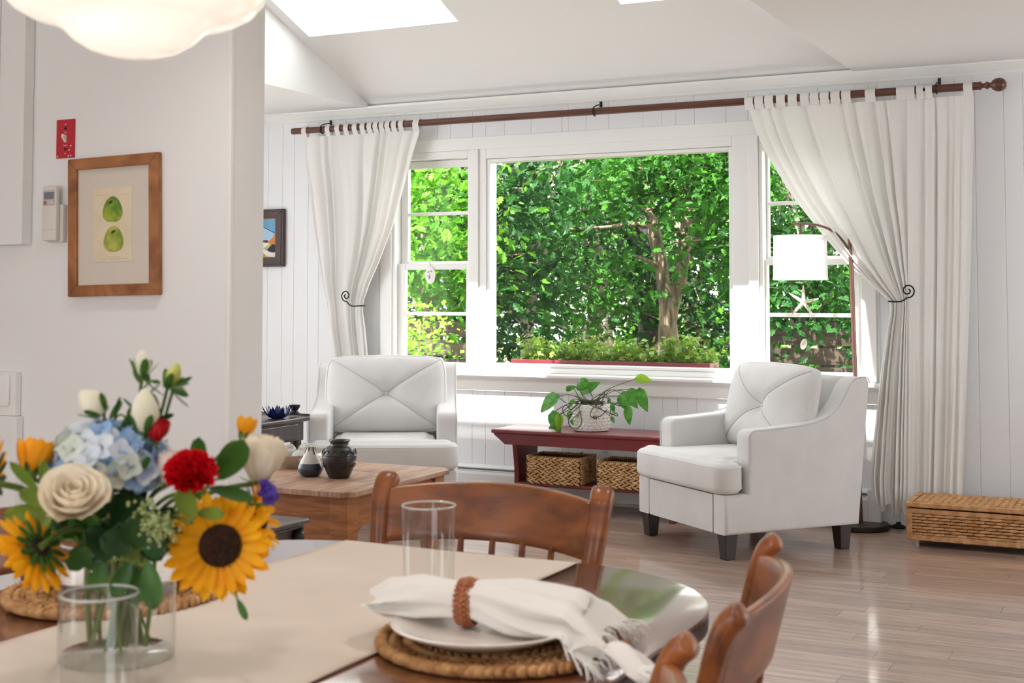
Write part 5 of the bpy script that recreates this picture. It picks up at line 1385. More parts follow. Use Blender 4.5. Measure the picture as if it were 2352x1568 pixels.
# ---- sunflowers
M_sunp = leaf_mat('sunflower_petal', (250, 170, 4), (254, 192, 22), 30, .6, .3)
M_sund = mat('sunflower_disc', (44, 24, 14), .9, (74, 42, 20), scale=120, bump=.8, bscale=220)
SPM = petal_mesh(.05, .0105, .10, .35, 1.2); SPM.materials.append(M_sunp)
SPM2 = petal_mesh(.044, .0095, .30, .35, 1.2); SPM2.materials.append(M_sunp)
SEP = petal_mesh(.034, .008, .2, .3, 1.0); SEP.materials.append(M_green)
def sunflower(label, px, d, dirv, rdisc=.031, sc_=1.0, n=22, foot=None):
    c = atd(px[0], px[1], d)
    t = thing('sunflower', label, 'flower', c, group=None)
    dirv = Vector(dirv).normalized(); B = basis(dirv, (0, 0, 0))
    P = []
    for k in range(9): P.append((rdisc * sc_ * math.sin(math.pi / 2 * (1 - k / 8)), .004 + .009 * sc_ * math.sin(math.pi / 2 * k / 8)))
    MB().lathe([(0, -.004), (rdisc * sc_ * 1.0, -.004)] + P, 28).build('disc', M_sund, t, smooth=60, M=B)
    fl_ = MB(); random.seed(int(px[0]))
    for k in range(150):
        r_ = rdisc * sc_ * math.sqrt((k + .5) / 150); q = k * 2.39996; zz = .004 + .009 * sc_ * math.sqrt(max(0, 1 - (r_ / (rdisc * sc_)) ** 2))
        fl_.blob((r_ * math.cos(q), r_ * math.sin(q), zz), Vector((0, 0, .0028)), Vector((.0014, 0, 0)), Vector((0, .0014, 0)), 4, 3)
    fl_.build('florets', M_sund, t, kind='stuff', M=B)
    for lay, (me, el, nn) in enumerate(((SPM, .05, n), (SPM2, .28, n - 3))):
        for k in range(nn):
            q = 2 * math.pi * (k + .5 * lay + random.uniform(-.2, .2)) / nn
            Mx = B @ Matrix.Rotation(q, 4, 'Z') @ Matrix.Translation((0, rdisc * sc_ * .92, -.001 + .002 * lay)) @ Matrix.Rotation(el + random.uniform(-.18, .12), 4, 'X') @ Matrix.Scale(sc_ * random.uniform(.85, 1.08), 4)
            sprout('petal', me, t, Mx)
    for k in range(12):
        q = 2 * math.pi * k / 12; Mx = B @ Matrix.Rotation(q, 4, 'Z') @ Matrix.Translation((0, rdisc * sc_ * .6, -.006)) @ Matrix.Rotation(-.25, 4, 'X') @ Matrix.Scale(sc_, 4)
        sprout('sepal', SEP, t, Mx)
    stem_to(t, c - dirv * .006, foot, .0045)
    return t
random.seed(31)
S1 = atd(505, 1250, 1.72)
sunflower('large open sunflower facing the camera at the right of the bouquet', (505, 1252), 1.72, tocam(S1) + Vector((.10, 0, -.10)), .029, .94, 24)
sunflower('sunflower seen edge-on just behind the large open one', (590, 1180), 1.80, Vector((.62, .35, .12)), .026, .85, 20)
sunflower('sunflower turned away at the lower left of the bouquet', (85, 1262), 1.66, Vector((-.72, -.12, -.50)), .026, .80, 20)
sunflower('sunflower at the far left edge, only part of its petals in frame', (-28, 1105), 1.70, Vector((-.75, -.35, .1)), .026, .85, 20)
# ---- orange-yellow petalled blooms seen from behind / the side
M_org = leaf_mat('orange_petal', (240, 160, 14), (250, 178, 30), 30, .55, .35)
OPM = petal_mesh(.042, .015, .35, .2, 1.6); OPM.materials.append(M_org)
def cup_flower(name, label, px, d, dirv, me, n, r0, el, sc_=1.0, foot=None, sep=True, layers=1, mat_c=None):
    c = atd(px[0], px[1], d); t = thing(name, label, 'flower', c)
    B = basis(Vector(dirv), (0, 0, 0))
    for l in range(layers):
        for k in range(n):
            q = 2 * math.pi * (k + .5 * l) / n + random.uniform(-.1, .1)
            sprout('petal', me, t, B @ Matrix.Rotation(q, 4, 'Z') @ Matrix.Translation((0, r0 * (1 - .3 * l), .004 * l)) @ Matrix.Rotation(el + .25 * l + random.uniform(-.12, .12), 4, 'X') @ Matrix.Scale(sc_ * (1 - .12 * l), 4))
    MB().blob((0, 0, 0), Vector((0, 0, .008)), Vector((r0 + .002, 0, 0)), Vector((0, r0 + .002, 0)), 10, 6).build('receptacle', mat_c or M_green2, t, smooth=60, M=B)
    if sep:
        for k in range(5):
            sprout('sepal', SEP, t, B @ Matrix.Rotation(2 * math.pi * k / 5, 4, 'Z') @ Matrix.Translation((0, r0 * .6, -.006)) @ Matrix.Rotation(el - .1, 4, 'X') @ Matrix.Scale(.6 * sc_, 4))
    stem_to(t, c - Vector(dirv).normalized() * .006, foot, .0032)
    return t
cup_flower('yellow_daisy', 'golden yellow flower seen from the side left of the blue hydrangea', (70, 1085), 1.72, Vector((-.1, .35, .9)), OPM, 9, .008, .85, 1.0, layers=2)
cup_flower('yellow_daisy', 'orange flower peeking out above the cream rose at the right', (560, 1000), 1.86, Vector((.0, .35, .85)), OPM, 7, .006, .95, .62)
# ---- white and cream roses
M_rose = leaf_mat('cream_rose_petal', (252, 240, 218), (254, 246, 230), 40, .6, .2, spec=.2)
M_rosew = leaf_mat('white_rose_petal', (246, 240, 226), (250, 246, 236), 40, .6, .25, spec=.2)
M_redp = leaf_mat('red_petal', (206, 10, 26), (226, 22, 36), 40, .5, .2, spec=.25)
def rose(label, px, d, dirv, r_, mt, name='rose', foot=None, open_=1.0, tall=1.0):
    c = atd(px[0], px[1], d); t = thing(name, label, 'flower', c)
    B = basis(Vector(dirv), (0, 0, 0), random.uniform(0, 6))
    MB().blob((0, 0, r_ * .35), Vector((0, 0, r_ * .5)), Vector((r_ * .17, 0, 0)), Vector((0, r_ * .17, 0)), 10, 8).build('bud_core', mt, t, smooth=60, M=B)
    specs = [(3, .24, .95, .02), (4, .40, .98, .08), (5, .58, .98, .18), (5, .76, .92, .32), (6, .92, .80, .52 * open_)]
    for l, (n_, rr, hh, fl_) in enumerate(specs):
        hh *= tall
        for k in range(n_):
            q0 = 2 * math.pi * (k + .37 * l) / n_; span = 2 * math.pi / n_ * .78
            def fn(a, b):
                s_ = 2 * a - 1
                ang = q0 + s_ * span * (1 - .10 * b)
                rad = r_ * rr * (.30 + .70 * math.sin(math.pi / 2 * min(1, b * 1.25))) + r_ * fl_ * max(0, b - .55) * 1.3
                rad *= 1 + .05 * s_ * (1 if k % 2 else -1)
                top_ = 1 - .20 * abs(s_) ** 3
                z = r_ * hh * b * top_ - r_ * .42 * fl_ * max(0, b - .72) * 2.0
                return (rad * math.cos(ang), rad * math.sin(ang), z)
            MB().grid(fn, 8, 8).build('petal', mt, t, smooth=80, M=B)
    for k in range(5): sprout('sepal', SEP, t, B @ Matrix.Rotation(2 * math.pi * k / 5, 4, 'Z') @ Matrix.Translation((0, r_ * .15, -.002)) @ Matrix.Rotation(.1, 4, 'X') @ Matrix.Scale(r_ / .045, 4))
    stem_to(t, c - Vector(dirv).normalized() * .002, foot, .0036)
    return t
R1 = atd(165, 1150, 1.62)
rose('large cream rose facing forward at the left of the bouquet', (168, 1168), 1.66, tocam(R1) * .8 + Vector((.02, 0, .75)), .037, M_rose, tall=1.35, open_=.8)
rose('cream rose turned away at the right edge of the bouquet', (592, 1105), 1.78, Vector((.10, .05, .95)), .030, M_rose, tall=2.1, open_=.5)
rose('pale blush rosebud between the hydrangea and the red carnation', (385, 1110), 1.74, Vector((.16, .05, .95)), .019, leaf_mat('blush_petal', (244, 224, 210), (248, 234, 224), 40, .6, .25), open_=.3, tall=2.3)
# ---- carnation
def carnation(label, px, d, dirv, r_, mt):
    c = atd(px[0], px[1], d); t = thing('carnation', label, 'flower', c); B = basis(Vector(dirv), (0, 0, 0))
    random.seed(int(px[0]) + 3)
    for l, (n_, el, L_) in enumerate(((8, .25, 1.0), (8, .6, .98), (7, .9, .92), (6, 1.2, .86), (4, 1.42, .8))):
        for k in range(n_):
            q = 2 * math.pi * (k + .4 * l) / n_; ph2 = random.uniform(0, 6)
            def fn(a, b):
                s_ = 2 * a - 1; w_ = r_ * (.16 + .50 * b); rf = .11 * r_ * b * b * math.sin(9 * s_ + ph2) + .05 * r_ * b ** 3 * math.sin(23 * s_)
                return (s_ * w_, r_ * L_ * b * (1 - .12 * s_ * s_) + .03 * r_ * math.sin(17 * s_) * b, rf + .2 * r_ * b * b)
            MB().grid(fn, 14, 6).build('petal', mt, t, smooth=80, M=B @ Matrix.Rotation(q, 4, 'Z') @ Matrix.Rotation(el, 4, 'X'))
    MB().lathe([(0, -.028), (.006, -.027), (.010, -.01), (.013, .004)], 12).build('calyx', M_green, t, smooth=60, M=B)
    stem_to(t, c - Vector(dirv).normalized() * .026, None, .003); return t
carnation('bright red carnation in the middle right of the bouquet', (437, 1098), 1.66, tocam(atd(437, 1098, 1.66)) * .75 + Vector((0, 0, .7)), .034, M_redp)
rose('deep red rosebud above the hydrangea', (360, 1012), 1.73, Vector((.1, .0, 1)), .016, leaf_mat('deep_red_petal', (178, 6, 22), (196, 12, 30), 40, .45, .2), open_=.1, tall=1.9)
# ---- hydrangea
M_hyd = [leaf_mat('hydrangea_blue', (150, 186, 230), (176, 204, 238), 40, .7, .3), leaf_mat('hydrangea_pale', (214, 224, 236), (230, 234, 236), 40, .7, .3), leaf_mat('hydrangea_green', (206, 216, 200), (224, 226, 214), 40, .7, .3)]
HP = []
for mt in M_hyd:
    m = MB()
    for k in range(4):
        q = math.pi / 2 * k + .4; cq, sq = math.cos(q), math.sin(q)
        def fn(a, b):
            s_ = 2 * a - 1; w_ = .0098 * math.sin(math.pi * min(1, b * .82 + .12)) ; x, y, z = s_ * w_, .0025 + .0155 * b, .002 + .003 * b * b + .002 * abs(s_)
            return (x * cq - y * sq, x * sq + y * cq, z)
        m.grid(fn, 4, 4)
    m.blob((0, 0, .003), Vector((0, 0, .002)), Vector((.002, 0, 0)), Vector((0, .002, 0)), 5, 3)
    me = m.mesh('floret', smooth=60); me.materials.append(mt); HP.append(me)
hc = atd(248, 1062, 1.76)
hy_ = thing('hydrangea', 'pale blue hydrangea head at the centre top of the bouquet', 'flower', hc - Vector((0, 0, .02)))
random.seed(77); nfl = 92
for k in range(nfl):
    zz = 1 - 1.45 * (k + .5) / nfl; q = k * 2.39996; rr = math.sqrt(max(0, 1 - zz * zz))
    dv = Vector((rr * math.cos(q), rr * math.sin(q), zz)); pos = Vector((dv.x * .072, dv.y * .066, dv.z * .048 + .02)) * random.uniform(.93, 1.05)
    me = HP[random.choices((0, 1, 2), (5, 5, 3))[0]]
    dv2 = (dv + Vector((random.uniform(-.3, .3), random.uniform(-.3, .3), random.uniform(-.2, .3)))).normalized()
    sprout('floret', me, hy_, basis(dv2, pos, random.uniform(0, 6)) @ Matrix.Scale(random.uniform(.85, 1.15), 4))
stem_to(hy_, hc - Vector((0, 0, .01)), None, .004)
MB().blob((0, 0, .016), Vector((0, 0, .036)), Vector((.056, 0, 0)), Vector((0, .052, 0)), 14, 8).build('inner_cluster', M_greend, hy_, smooth=60)
# ---- lisianthus buds
M_bud = leaf_mat('lisianthus_bud', (246, 240, 228), (240, 240, 214), 60, .6, .35)
M_budy = leaf_mat('green_bud', (196, 204, 84), (220, 222, 130), 60, .6, .35)
def bud_sprig(label, px, d, tip, L_, r_, mt=None, leaves=3, side=1):
    base = atd(px[0], px[1], d); tp = atd(tip[0], tip[1], d); t = thing('lisianthus', label, 'flower', base)
    dv = (tp - base).normalized(); B = basis(dv, (0, 0, 0))
    n_ = 14
    prof = [(r_ * .35, 0), (r_ * .8, L_ * .15), (r_, L_ * .38), (r_ * .9, L_ * .6), (r_ * .62, L_ * .8), (r_ * .25, L_ * .96), (0, L_)]
    def tw(q, i, m_): return 1 + .10 * math.cos(3 * q + i * .9)
    MB().lathe(prof, n_ + 4, mod=tw).build('bud', mt or M_bud, t, smooth=70, M=B)
    for k in range(5):
        sprout('sepal', SEP, t, B @ Matrix.Rotation(2 * math.pi * k / 5 + .5, 4, 'Z') @ Matrix.Translation((0, r_ * .5, -.002)) @ Matrix.Rotation(1.0 - .1 * k, 4, 'X') @ Matrix.Scale(.75 + .1 * (k % 3), 4))
    for k in range(leaves):
        q = random.uniform(0, 6.28); Mx = Matrix.Translation(-dv * (.012 + .02 * k)) @ Matrix.Rotation(q, 4, 'Z') @ Matrix.Rotation(.5, 4, 'X')
        sprout('leaf', SEP, t, Mx)
    stem_to(t, base, None, .0022, bend=.01); return t
bud_sprig('topmost white lisianthus bud standing above the bouquet', (326, 862), 1.76, (328, 798), .034, .011)
bud_sprig('greenish yellow bud with spiky sepals, right of the topmost white bud', (385, 890), 1.76, (412, 828), .036, .010, M_budy, 5)
bud_sprig('white lisianthus bud leaning left above the hydrangea', (238, 948), 1.74, (180, 895), .042, .017)
bud_sprig('tall white lisianthus bud directly below the topmost one', (330, 990), 1.72, (334, 895), .056, .018)
bud_sprig('tiny pink bud beside the spiky green bud', (398, 892), 1.75, (424, 896), .016, .007, leaf_mat('pink_bud', (240, 214, 204), (236, 220, 208), 60, .6, .35), 2)
# ---- foliage sprays, one thing per stem
LFM = {}
def big_leaf(L_, W_, mt):
    key = (L_, W_, mt.name)
    if key not in LFM:
        me = petal_mesh(L_, W_, .18, .22, 1.0, 8, .0015, 'leaf', .12); me.materials.append(mt); LFM[key] = me
    return LFM[key]
def leaf_spray(label, foot_px, d, lv, mt):
    base = atd(foot_px[0], foot_px[1], d); t = thing('leaf_spray', label, 'foliage', base)
    last = base
    for (b, tp, dd, W_, roll) in lv:
        B0 = atd(b[0], b[1], d + dd); T0 = atd(tp[0], tp[1], d + dd - .01); y = (T0 - B0); L_ = y.length; y.normalize()
        tc_ = tocam(B0); z = tc_ * math.cos(roll) + y.cross(tc_) * math.sin(roll); z = (z - y * z.dot(y)).normalized(); x = y.cross(z)
        Mx = Matrix((x, y, z)).transposed().to_4x4(); Mx.translation = B0 - base
        sprout('leaf', big_leaf(round(L_, 3), W_, mt), t, Mx)
        MB().tube(smooth_path([Vector((0, 0, 0)), (B0 - base) * .5 + Vector((0, .0, .006)), B0 - base], 4), .0016, 5).build('twig', M_stem, t, smooth=60)
    stem_to(t, base, None, .003); return t
leaf_spray('spray of broad glossy green leaves between the carnation and the right cream rose', (470, 1130), 1.72, [((505, 1100), (560, 1000), .02, .026, .2), ((455, 1085), (462, 998), .04, .016, -.3), ((480, 1120), (592, 1138), .0, .013, .4), ((400, 1150), (470, 1110), .03, .018, .3)], M_green)
leaf_spray('olive green leaf below the red carnation', (440, 1200), 1.68, [((448, 1190), (405, 1118), -.01, .018, .1), ((452, 1180), (520, 1170), .02, .014, .5)], M_green2)
leaf_spray('dark leaves filling the middle of the bouquet', (300, 1230), 1.73, [((300, 1220), (260, 1130), .0, .026, .3), ((310, 1230), (330, 1130), .02, .026, -.4), ((290, 1250), (225, 1200), -.01, .022, .3), ((320, 1240), (390, 1150), .01, .024, .6), ((260, 1240), (215, 1290), -.02, .02, .2), ((330, 1230), (370, 1290), .0, .022, -.2), ((280, 1180), (330, 1080), .03, .024, .1), ((240, 1190), (210, 1110), .03, .024, .5)], M_greend)
leaf_spray('dark leaves spilling over the vase rim below the filler flower', (310, 1262), 1.70, [((300, 1262), (230, 1235), -.02, .024, .2), ((320, 1262), (300, 1180), -.01, .024, .1), ((330, 1262), (392, 1250), -.01, .022, -.2), ((300, 1270), (275, 1195), .0, .022, -.3), ((345, 1265), (420, 1205), .02, .024, .3), ((330, 1250), (345, 1160), .02, .026, .5), ((250, 1250), (190, 1225), .0, .022, .3)], M_greend)
leaf_spray('dark leaves behind the cream rose at the left', (190, 1260), 1.74, [((190, 1240), (120, 1190), .03, .02, .4), ((200, 1250), (160, 1310), .0, .02, .1), ((150, 1240), (80, 1180), .02, .02, -.4), ((180, 1260), (250, 1300), -.01, .02, .2), ((160, 1230), (230, 1160), .04, .026, .2)], M_green)
leaf_spray('pale green sunflower leaves at the left edge', (110, 1160), 1.70, [((110, 1160), (40, 1130), .0, .014, .3), ((115, 1170), (10, 1180), .01, .016, -.2), ((100, 1120), (95, 1050), .0, .009, .3), ((90, 1130), (20, 1060), .0, .009, .1), ((120, 1180), (60, 1235), .01, .017, .4), ((110, 1190), (150, 1120), .02, .012, .2)], M_green2)
leaf_spray('leafy stems hanging inside the vase rim', (330, 1300), 1.70, [((340, 1290), (360, 1400), -.01, .02, .3), ((300, 1290), (260, 1370), .0, .016, .1), ((310, 1300), (320, 1390), .02, .02, .5), ((240, 1290), (215, 1360), .0, .016, .2)], M_green)
leaf_spray('single drooping leaf on a pale stem under the large sunflower', (530, 1345), 1.71, [((545, 1375), (570, 1425), -.01, .007, .2)], M_green)
leaf_spray('small upright leaves around the white buds', (290, 960), 1.75, [((262, 965), (275, 905), .0, .004, .2), ((330, 905), (290, 955), .0, .005, .1), ((360, 965), (402, 945), .0, .006, .5), ((345, 875), (372, 876), .0, .004, .3), ((300, 985), (287, 960), .0, .006, .3), ((325, 1000), (305, 975), .0, .008, .1)], M_green)
# ---- filler: pale green umbels and a purple statice
M_umb = mat('pale_green_umbel', (150, 166, 104), .9, (176, 186, 130), scale=60)
def cluster(name, label, pts, d, rdot, n_, spread, mt):
    base = atd(pts[0][0], pts[0][1] + 40, d); t = thing(name, label, 'flower', base); random.seed(int(pts[0][0]) + 5)
    m = MB()
    for (u, v) in pts:
        c = atd(u, v, d) - base
        for k in range(n_):
            p = c + Vector((random.gauss(0, spread), random.gauss(0, spread), random.gauss(0, spread * .8))); rr = rdot * random.uniform(.7, 1.3)
            m.blob(p, Vector((0, 0, rr)), Vector((rr, 0, 0)), Vector((0, rr, 0)), 5, 4)
        MB().tube([Vector((0, 0, 0)), c * .6 + Vector((0, 0, .002)), c], .0012, 5).build('twig', M_stem, t)
    m.build('blossoms', mt, t, smooth=60, kind='stuff'); stem_to(t, base, None, .0022); return t
cluster('filler_flower', 'pale green lacy filler flower below the red carnation', [(330, 1160), (350, 1190), (372, 1195), (350, 1215), (385, 1220), (365, 1232)], 1.68, .0022, 36, .0068, M_umb)
cluster('filler_flower', 'small pale filler blossoms under the hydrangea', [(215, 1115), (235, 1100), (225, 1090)], 1.70, .0026, 20, .006, M_hyd[2])
cluster('statice', 'deep purple statice sprig at the right edge of the bouquet', [(612, 1118), (622, 1132), (618, 1145)], 1.74, .0042, 14, .004, mat('statice_purple', (66, 42, 142), .8, (92, 66, 170), scale=40))
# ================================================================== OUTSIDE
random.seed(5)
M_soil = mat('forest_floor', (96, 84, 58), .95, (72, 88, 40), scale=1.5, bump=.4, bscale=6, detail=8)
gd = MB().grid(lambda a, b: (-40 + 60 * a, 7.6 + 40 * b, -.55 + .25 * math.sin(9 * a + 3 * b) * b), 30, 30)
struct('ground', gd, M_soil, smooth=80)
M_bark = mat('oak_bark', (150, 132, 108), .9, (86, 74, 60), scale=7, stretch=(4, 4, .7), bump=.8, bscale=14, detail=6, world=True)
M_barkd = mat('dark_bark', (74, 68, 66), .9, (44, 40, 40), scale=8, stretch=(4, 4, .7), bump=.8, bscale=14, world=True)
M_barkl = mat('grey_bark', (176, 164, 146), .9, (120, 108, 94), scale=9, stretch=(4, 4, 1), bump=.5, bscale=16, world=True)
M_lf = [leaf_mat('oak_leaf_mid', (32, 80, 20), (64, 124, 30), 2.2, .5, .3, spec=.2), leaf_mat('oak_leaf_light', (62, 122, 26), (108, 164, 46), 2.6, .5, .35, spec=.2), leaf_mat('oak_leaf_dark', (20, 56, 20), (44, 96, 34), 2.2, .45, .25, spec=.2)]
def oak_leaf(rng):
    """lobed leaf outline around the stalk, unit length along +Y, gently folded"""
    L = [(0, 0), (.06, .12), (.20, .20), (.14, .32), (.30, .46), (.18, .56), (.26, .74), (.12, .80), (0, 1.0)]
    r_ = [(x, y, .18 * x + .03) for x, y in L[1:-1]]; l_ = [(-x, y, .18 * x + .03) for x, y in L[1:-1]]
    vs = [(0, 0, 0), (0, .5, 0), (0, 1, -.06)] + r_ + l_
    n_ = len(r_); fs = []
    R0 = 3; L0 = 3 + n_
    fs.append((0, R0, R0 + 1, 1)); fs.append((1, R0 + 1, R0 + 2, R0 + 3)); fs.append((1, R0 + 3, R0 + 4, R0 + 5)); fs.append((1, R0 + 5, R0 + 6, 2))
    fs.append((0, 1, L0 + 1, L0)); fs.append((1, L0 + 3, L0 + 2, L0 + 1)); fs.append((1, L0 + 5, L0 + 4, L0 + 3)); fs.append((1, 2, L0 + 6, L0 + 5))
    return vs, fs
OLV, OLF = oak_leaf(random)
OLV = [Vector(p) for p in OLV]
def scatter(mb, centers, n_, spread, size, rng, flat=.75, simple=False):
    V = OLV; F = OLF
    if simple: V = [Vector((0, 0, 0)), Vector((.3, .45, .05)), Vector((0, 1, 0)), Vector((-.3, .45, .05))]; F = [(0, 1, 2, 3)]
    for c in centers:
        for k in range(n_):
            p = c + Vector((rng.gauss(0, spread), rng.gauss(0, spread), rng.gauss(0, spread * flat)))
            q = Euler((rng.uniform(-.9, .9) - .5, rng.uniform(-.9, .9), rng.uniform(0, 6.28))).to_matrix() * (size * rng.uniform(.6, 1.25))
            mb.add([p + q @ a for a in V], F)
def tree(label, x, y, trunk, branches, crowns, mt_bark, mt_leaf, rt, nl, size, spread, seed):
    """trunk and branches are lists of (dx, dy, z) points; crowns are foliage centres (dx, dy, z)"""
    rng = random.Random(seed)
    t = thing('tree', label, 'tree', (x, y, -.5), group='trees outside the windows')
    for i, tr_ in enumerate(trunk):
        P = smooth_path([(p[0], p[1], p[2] + .5) for p in tr_], 5); m = len(P); r0 = rt[i]
        MB().tube(P, [r0 * (1 - .45 * k / (m - 1)) * (1 + .06 * math.sin(k * 2.1)) for k in range(m)], 12).build('trunk', mt_bark, t, smooth=70)
    for br in branches:
        P = smooth_path([(p[0], p[1], p[2] + .5) for p in br], 5); m = len(P)
        MB().tube(P, [.035 * (1 - .75 * k / (m - 1)) for k in range(m)], 7).build('branch', mt_bark, t, smooth=70)
    if crowns:
        mb = MB(); C = [Vector((p[0], p[1], p[2] + .5)) for p in crowns]
        scatter(mb, C, nl, spread, size, rng); mb.build('foliage', mt_leaf, t, smooth=None)
        tw = MB()
        for c in C:
            b = Vector((rng.uniform(-.2, .2), rng.uniform(-.2, .2), c.z - rng.uniform(.1, .6)))
            for k in range(3):
                e = c + Vector((rng.gauss(0, spread), rng.gauss(0, spread), rng.gauss(0, spread * .6)))
                tw.tube([e * .35 + b * .65 + Vector((0, 0, .15)), e * .7 + b * .3 + Vector((rng.uniform(-.1, .1), 0, .05)), e], [.012, .008, .004], 5)
        tw.build('twigs', mt_bark, t, smooth=60, kind='stuff')
    return t
def spread_pts(n_, x0, x1, y0, y1, z0, z1, seed):
    r_ = random.Random(seed); return [(r_.uniform(x0, x1), r_.uniform(y0, y1), r_.uniform(z0, z1)) for _ in range(n_)]
def W(u, v, y): return aty(u, v, y)
# forked tree in the picture window
B = W(1545, 815, 12.6)
def rel(u, v, y): 
    p = W(u, v, y); return (p.x - B.x, p.y - B.y, p.z)
tree('forked oak tree with a light trunk in the right half of the picture window', B.x, B.y,
     [[(-.05, 0, -.5), rel(1530, 800, 12.6), rel(1532, 720, 12.6), rel(1520, 620, 12.6), rel(1500, 520, 12.6), rel(1480, 400, 12.7), (-.5, .2, 4.2)], [(.05, .05, .3), rel(1538, 740, 12.65), rel(1562, 640, 12.7), rel(1575, 540, 12.7), rel(1588, 420, 12.8), (.5, .3, 4.4)]],
     [[rel(1500, 520, 12.6), rel(1450, 515, 12.5), rel(1390, 522, 12.4), rel(1290, 527, 12.3)], [rel(1516, 612, 12.6), rel(1490, 600, 12.4), rel(1440, 580, 12.2)], [rel(1575, 560, 12.7), rel(1620, 555, 12.5), rel(1660, 560, 12.3)]],
     [rel(u, v, y) for u, v, y in ((1640, 400, 11.4), (1600, 380, 11.8), (1660, 440, 11.2), (1620, 470, 11.6), (1560, 400, 12.0), (1500, 400, 11.8), (1660, 380, 11.6), (1560, 350, 11.9), (1480, 370, 12.2), (1640, 340, 11.8), (1440, 440, 12.0), (1400, 400, 11.6), (1640, 530, 11.9), (1660, 600, 12.0), (1460, 330, 12.4), (1670, 320, 11.4), (1600, 320, 11.6))],
     M_bark, M_lf[0], [.092, .085], 190, .11, .27, 1)
random.seed(8)
specs = [ # label, trunk px column, y, bark, leaf, radius, crowns px list
 ('dark-barked tree just left of the forked oak', 1484, 14.5, M_barkd, M_lf[2], .15, [(1350, 560), (1430, 620), (1420, 480), (1460, 700), (1330, 480), (1500, 640), (1440, 560), (1380, 430)]),
 ('grey tree near the centre of the picture window', 1356, 13.5, M_barkl, M_lf[0], .10, [(1300, 430), (1340, 400), (1260, 470), (1380, 640), (1310, 580), (1290, 660), (1330, 720), (1240, 420), (1400, 690), (1270, 540)]),
 ('slim leaning tree in the left part of the picture window', 1190, 11.8, M_barkl, M_lf[2], .06, [(1160, 430), (1200, 400), (1230, 520), (1170, 540), (1150, 620), (1250, 600), (1210, 480), (1190, 640), (1150, 480), (1260, 440), (1230, 680), (1160, 720)]),
 ('leafy tree behind the left double-hung window', 985, 11.2, M_bark, M_lf[1], .08, [(960, 420), (1010, 400), (1050, 440), (950, 500), (1000, 520), (1060, 540), (1030, 580), (970, 570), (940, 450), (1070, 400), (1000, 640), (1050, 660), (950, 650)]),
 ('thin tree behind the right double-hung window', 1893, 13.0, M_barkd, M_lf[0], .10, [(1790, 420), (1830, 480), (1780, 520), (1850, 560), (1800, 640), (1900, 660), (1930, 630), (1870, 690), (1780, 380), (1940, 700), (1830, 660)]),
 ('twisted grey tree behind the starfish', 1825, 12.0, M_barkl, M_lf[2], .045, [(1790, 580), (1860, 640), (1800, 690), (1920, 680), (1850, 500)]),
 ('pale trunk far back in the picture window', 1390, 17.0, M_barkl, M_lf[1], .14, [(1390, 540), (1450, 500), (1340, 600), (1260, 660), (1500, 560), (1550, 500), (1300, 520), (1200, 600), (1420, 400), (1600, 600), (1620, 680)]),
 ('grey tree to the right of the forked oak', 1588, 15.0, M_barkl, M_lf[2], .09, [(1620, 620), (1650, 700), (1600, 480), (1660, 560), (1580, 700), (1540, 460), (1640, 760), (1660, 660)])]
for i, (lab, u, y, bk_, lf_, r_, cp) in enumerate(specs):
    b = W(u, 800, y)
    tr_ = [(0, 0, -.5), (random.uniform(-.05, .05), 0, .5), (random.uniform(-.12, .12), .05, 1.5), (random.uniform(-.2, .2), .1, 2.6), (random.uniform(-.3, .3), .1, 4.5)]
    if i == 2: tr_ = [(.05, 0, -.5), (.08, 0, .6), (.16, .02, 1.3), (.3, .05, 2.0), (.5, .1, 3.2), (.6, .1, 4.5)]
    cr = []
    for (cu, cv) in cp:
        p = W(cu, cv, y - random.uniform(.2, 1.3)); cr.append((p.x - b.x, p.y - b.y, p.z))
    brs = []
    for c_ in cr[:5]: brs.append([(0, .0, max(.4, c_[2] - .5)), (c_[0] * .5, c_[1] * .4, c_[2] - .15), (c_[0] * .9, c_[1] * .8, c_[2])])
    tree(lab, b.x, b.y, [tr_], brs, cr, bk_, lf_, [r_], 190 if y < 14 else 150, .108 if y < 14 else .135, .28 if y < 14 else .36, 20 + i)
# deep woodland beyond: rows of taller, denser crowns, each with its trunk
labs = ['bushy tree far behind the left window', 'bushy tree in the far woods left of centre', 'bushy tree in the far woods at the centre', 'bushy tree in the far woods right of centre', 'bushy tree far behind the right window', 'bushy tree far out beyond the right curtain', 'bushy tree far out beyond the left curtain']
for i, (lab, x, y) in enumerate(zip(labs, (-15.5, -13.2, -10.6, -8.2, -5.4, -2.4, -19), (20, 21.5, 20, 21, 19, 18, 20))):
    cr = spread_pts(26, -1.7, 1.7, -1.2, 1.2, -.1, 4.6, 40 + i)
    tree(lab, x, y, [[(0, 0, -.5), (.1, 0, 1.2), (-.1, 0, 4.5)]], [], cr, M_barkd, M_lf[i % 3], [.16], 110, .24, .45, 60 + i)
# shrub by the left window and undergrowth
def shrub(label, u, y, h_, w_, mt, n_, size, seed, simple=True):
    b = W(u, 830, y); rng = random.Random(seed)
    t = thing('shrub', label, 'shrub', (b.x, b.y, -.5), group='shrubs outside the windows')
    mb = MB(); C = [Vector((rng.uniform(-w_, w_), rng.uniform(-w_, w_), .1 + rng.uniform(0, h_))) for _ in range(14)]
    scatter(mb, C, n_, .14, size, rng, simple=simple); mb.build('foliage', mt, t)
    st2 = MB()
    for c in C: st2.tube([(c.x * .2, c.y * .2, 0), (c.x * .6, c.y * .6, c.z * .6), tuple(c)], [.014, .01, .004], 5)
    st2.build('stems', M_barkl, t, smooth=60, kind='stuff')
M_cedar = leaf_mat('bright_shrub_leaf', (118, 176, 34), (158, 206, 60), 4, .5, .4)
shrub('bright yellow-green shrub behind the lower left window pane', 955, 9.4, 1.5, .28, M_cedar, 170, .055, 1)
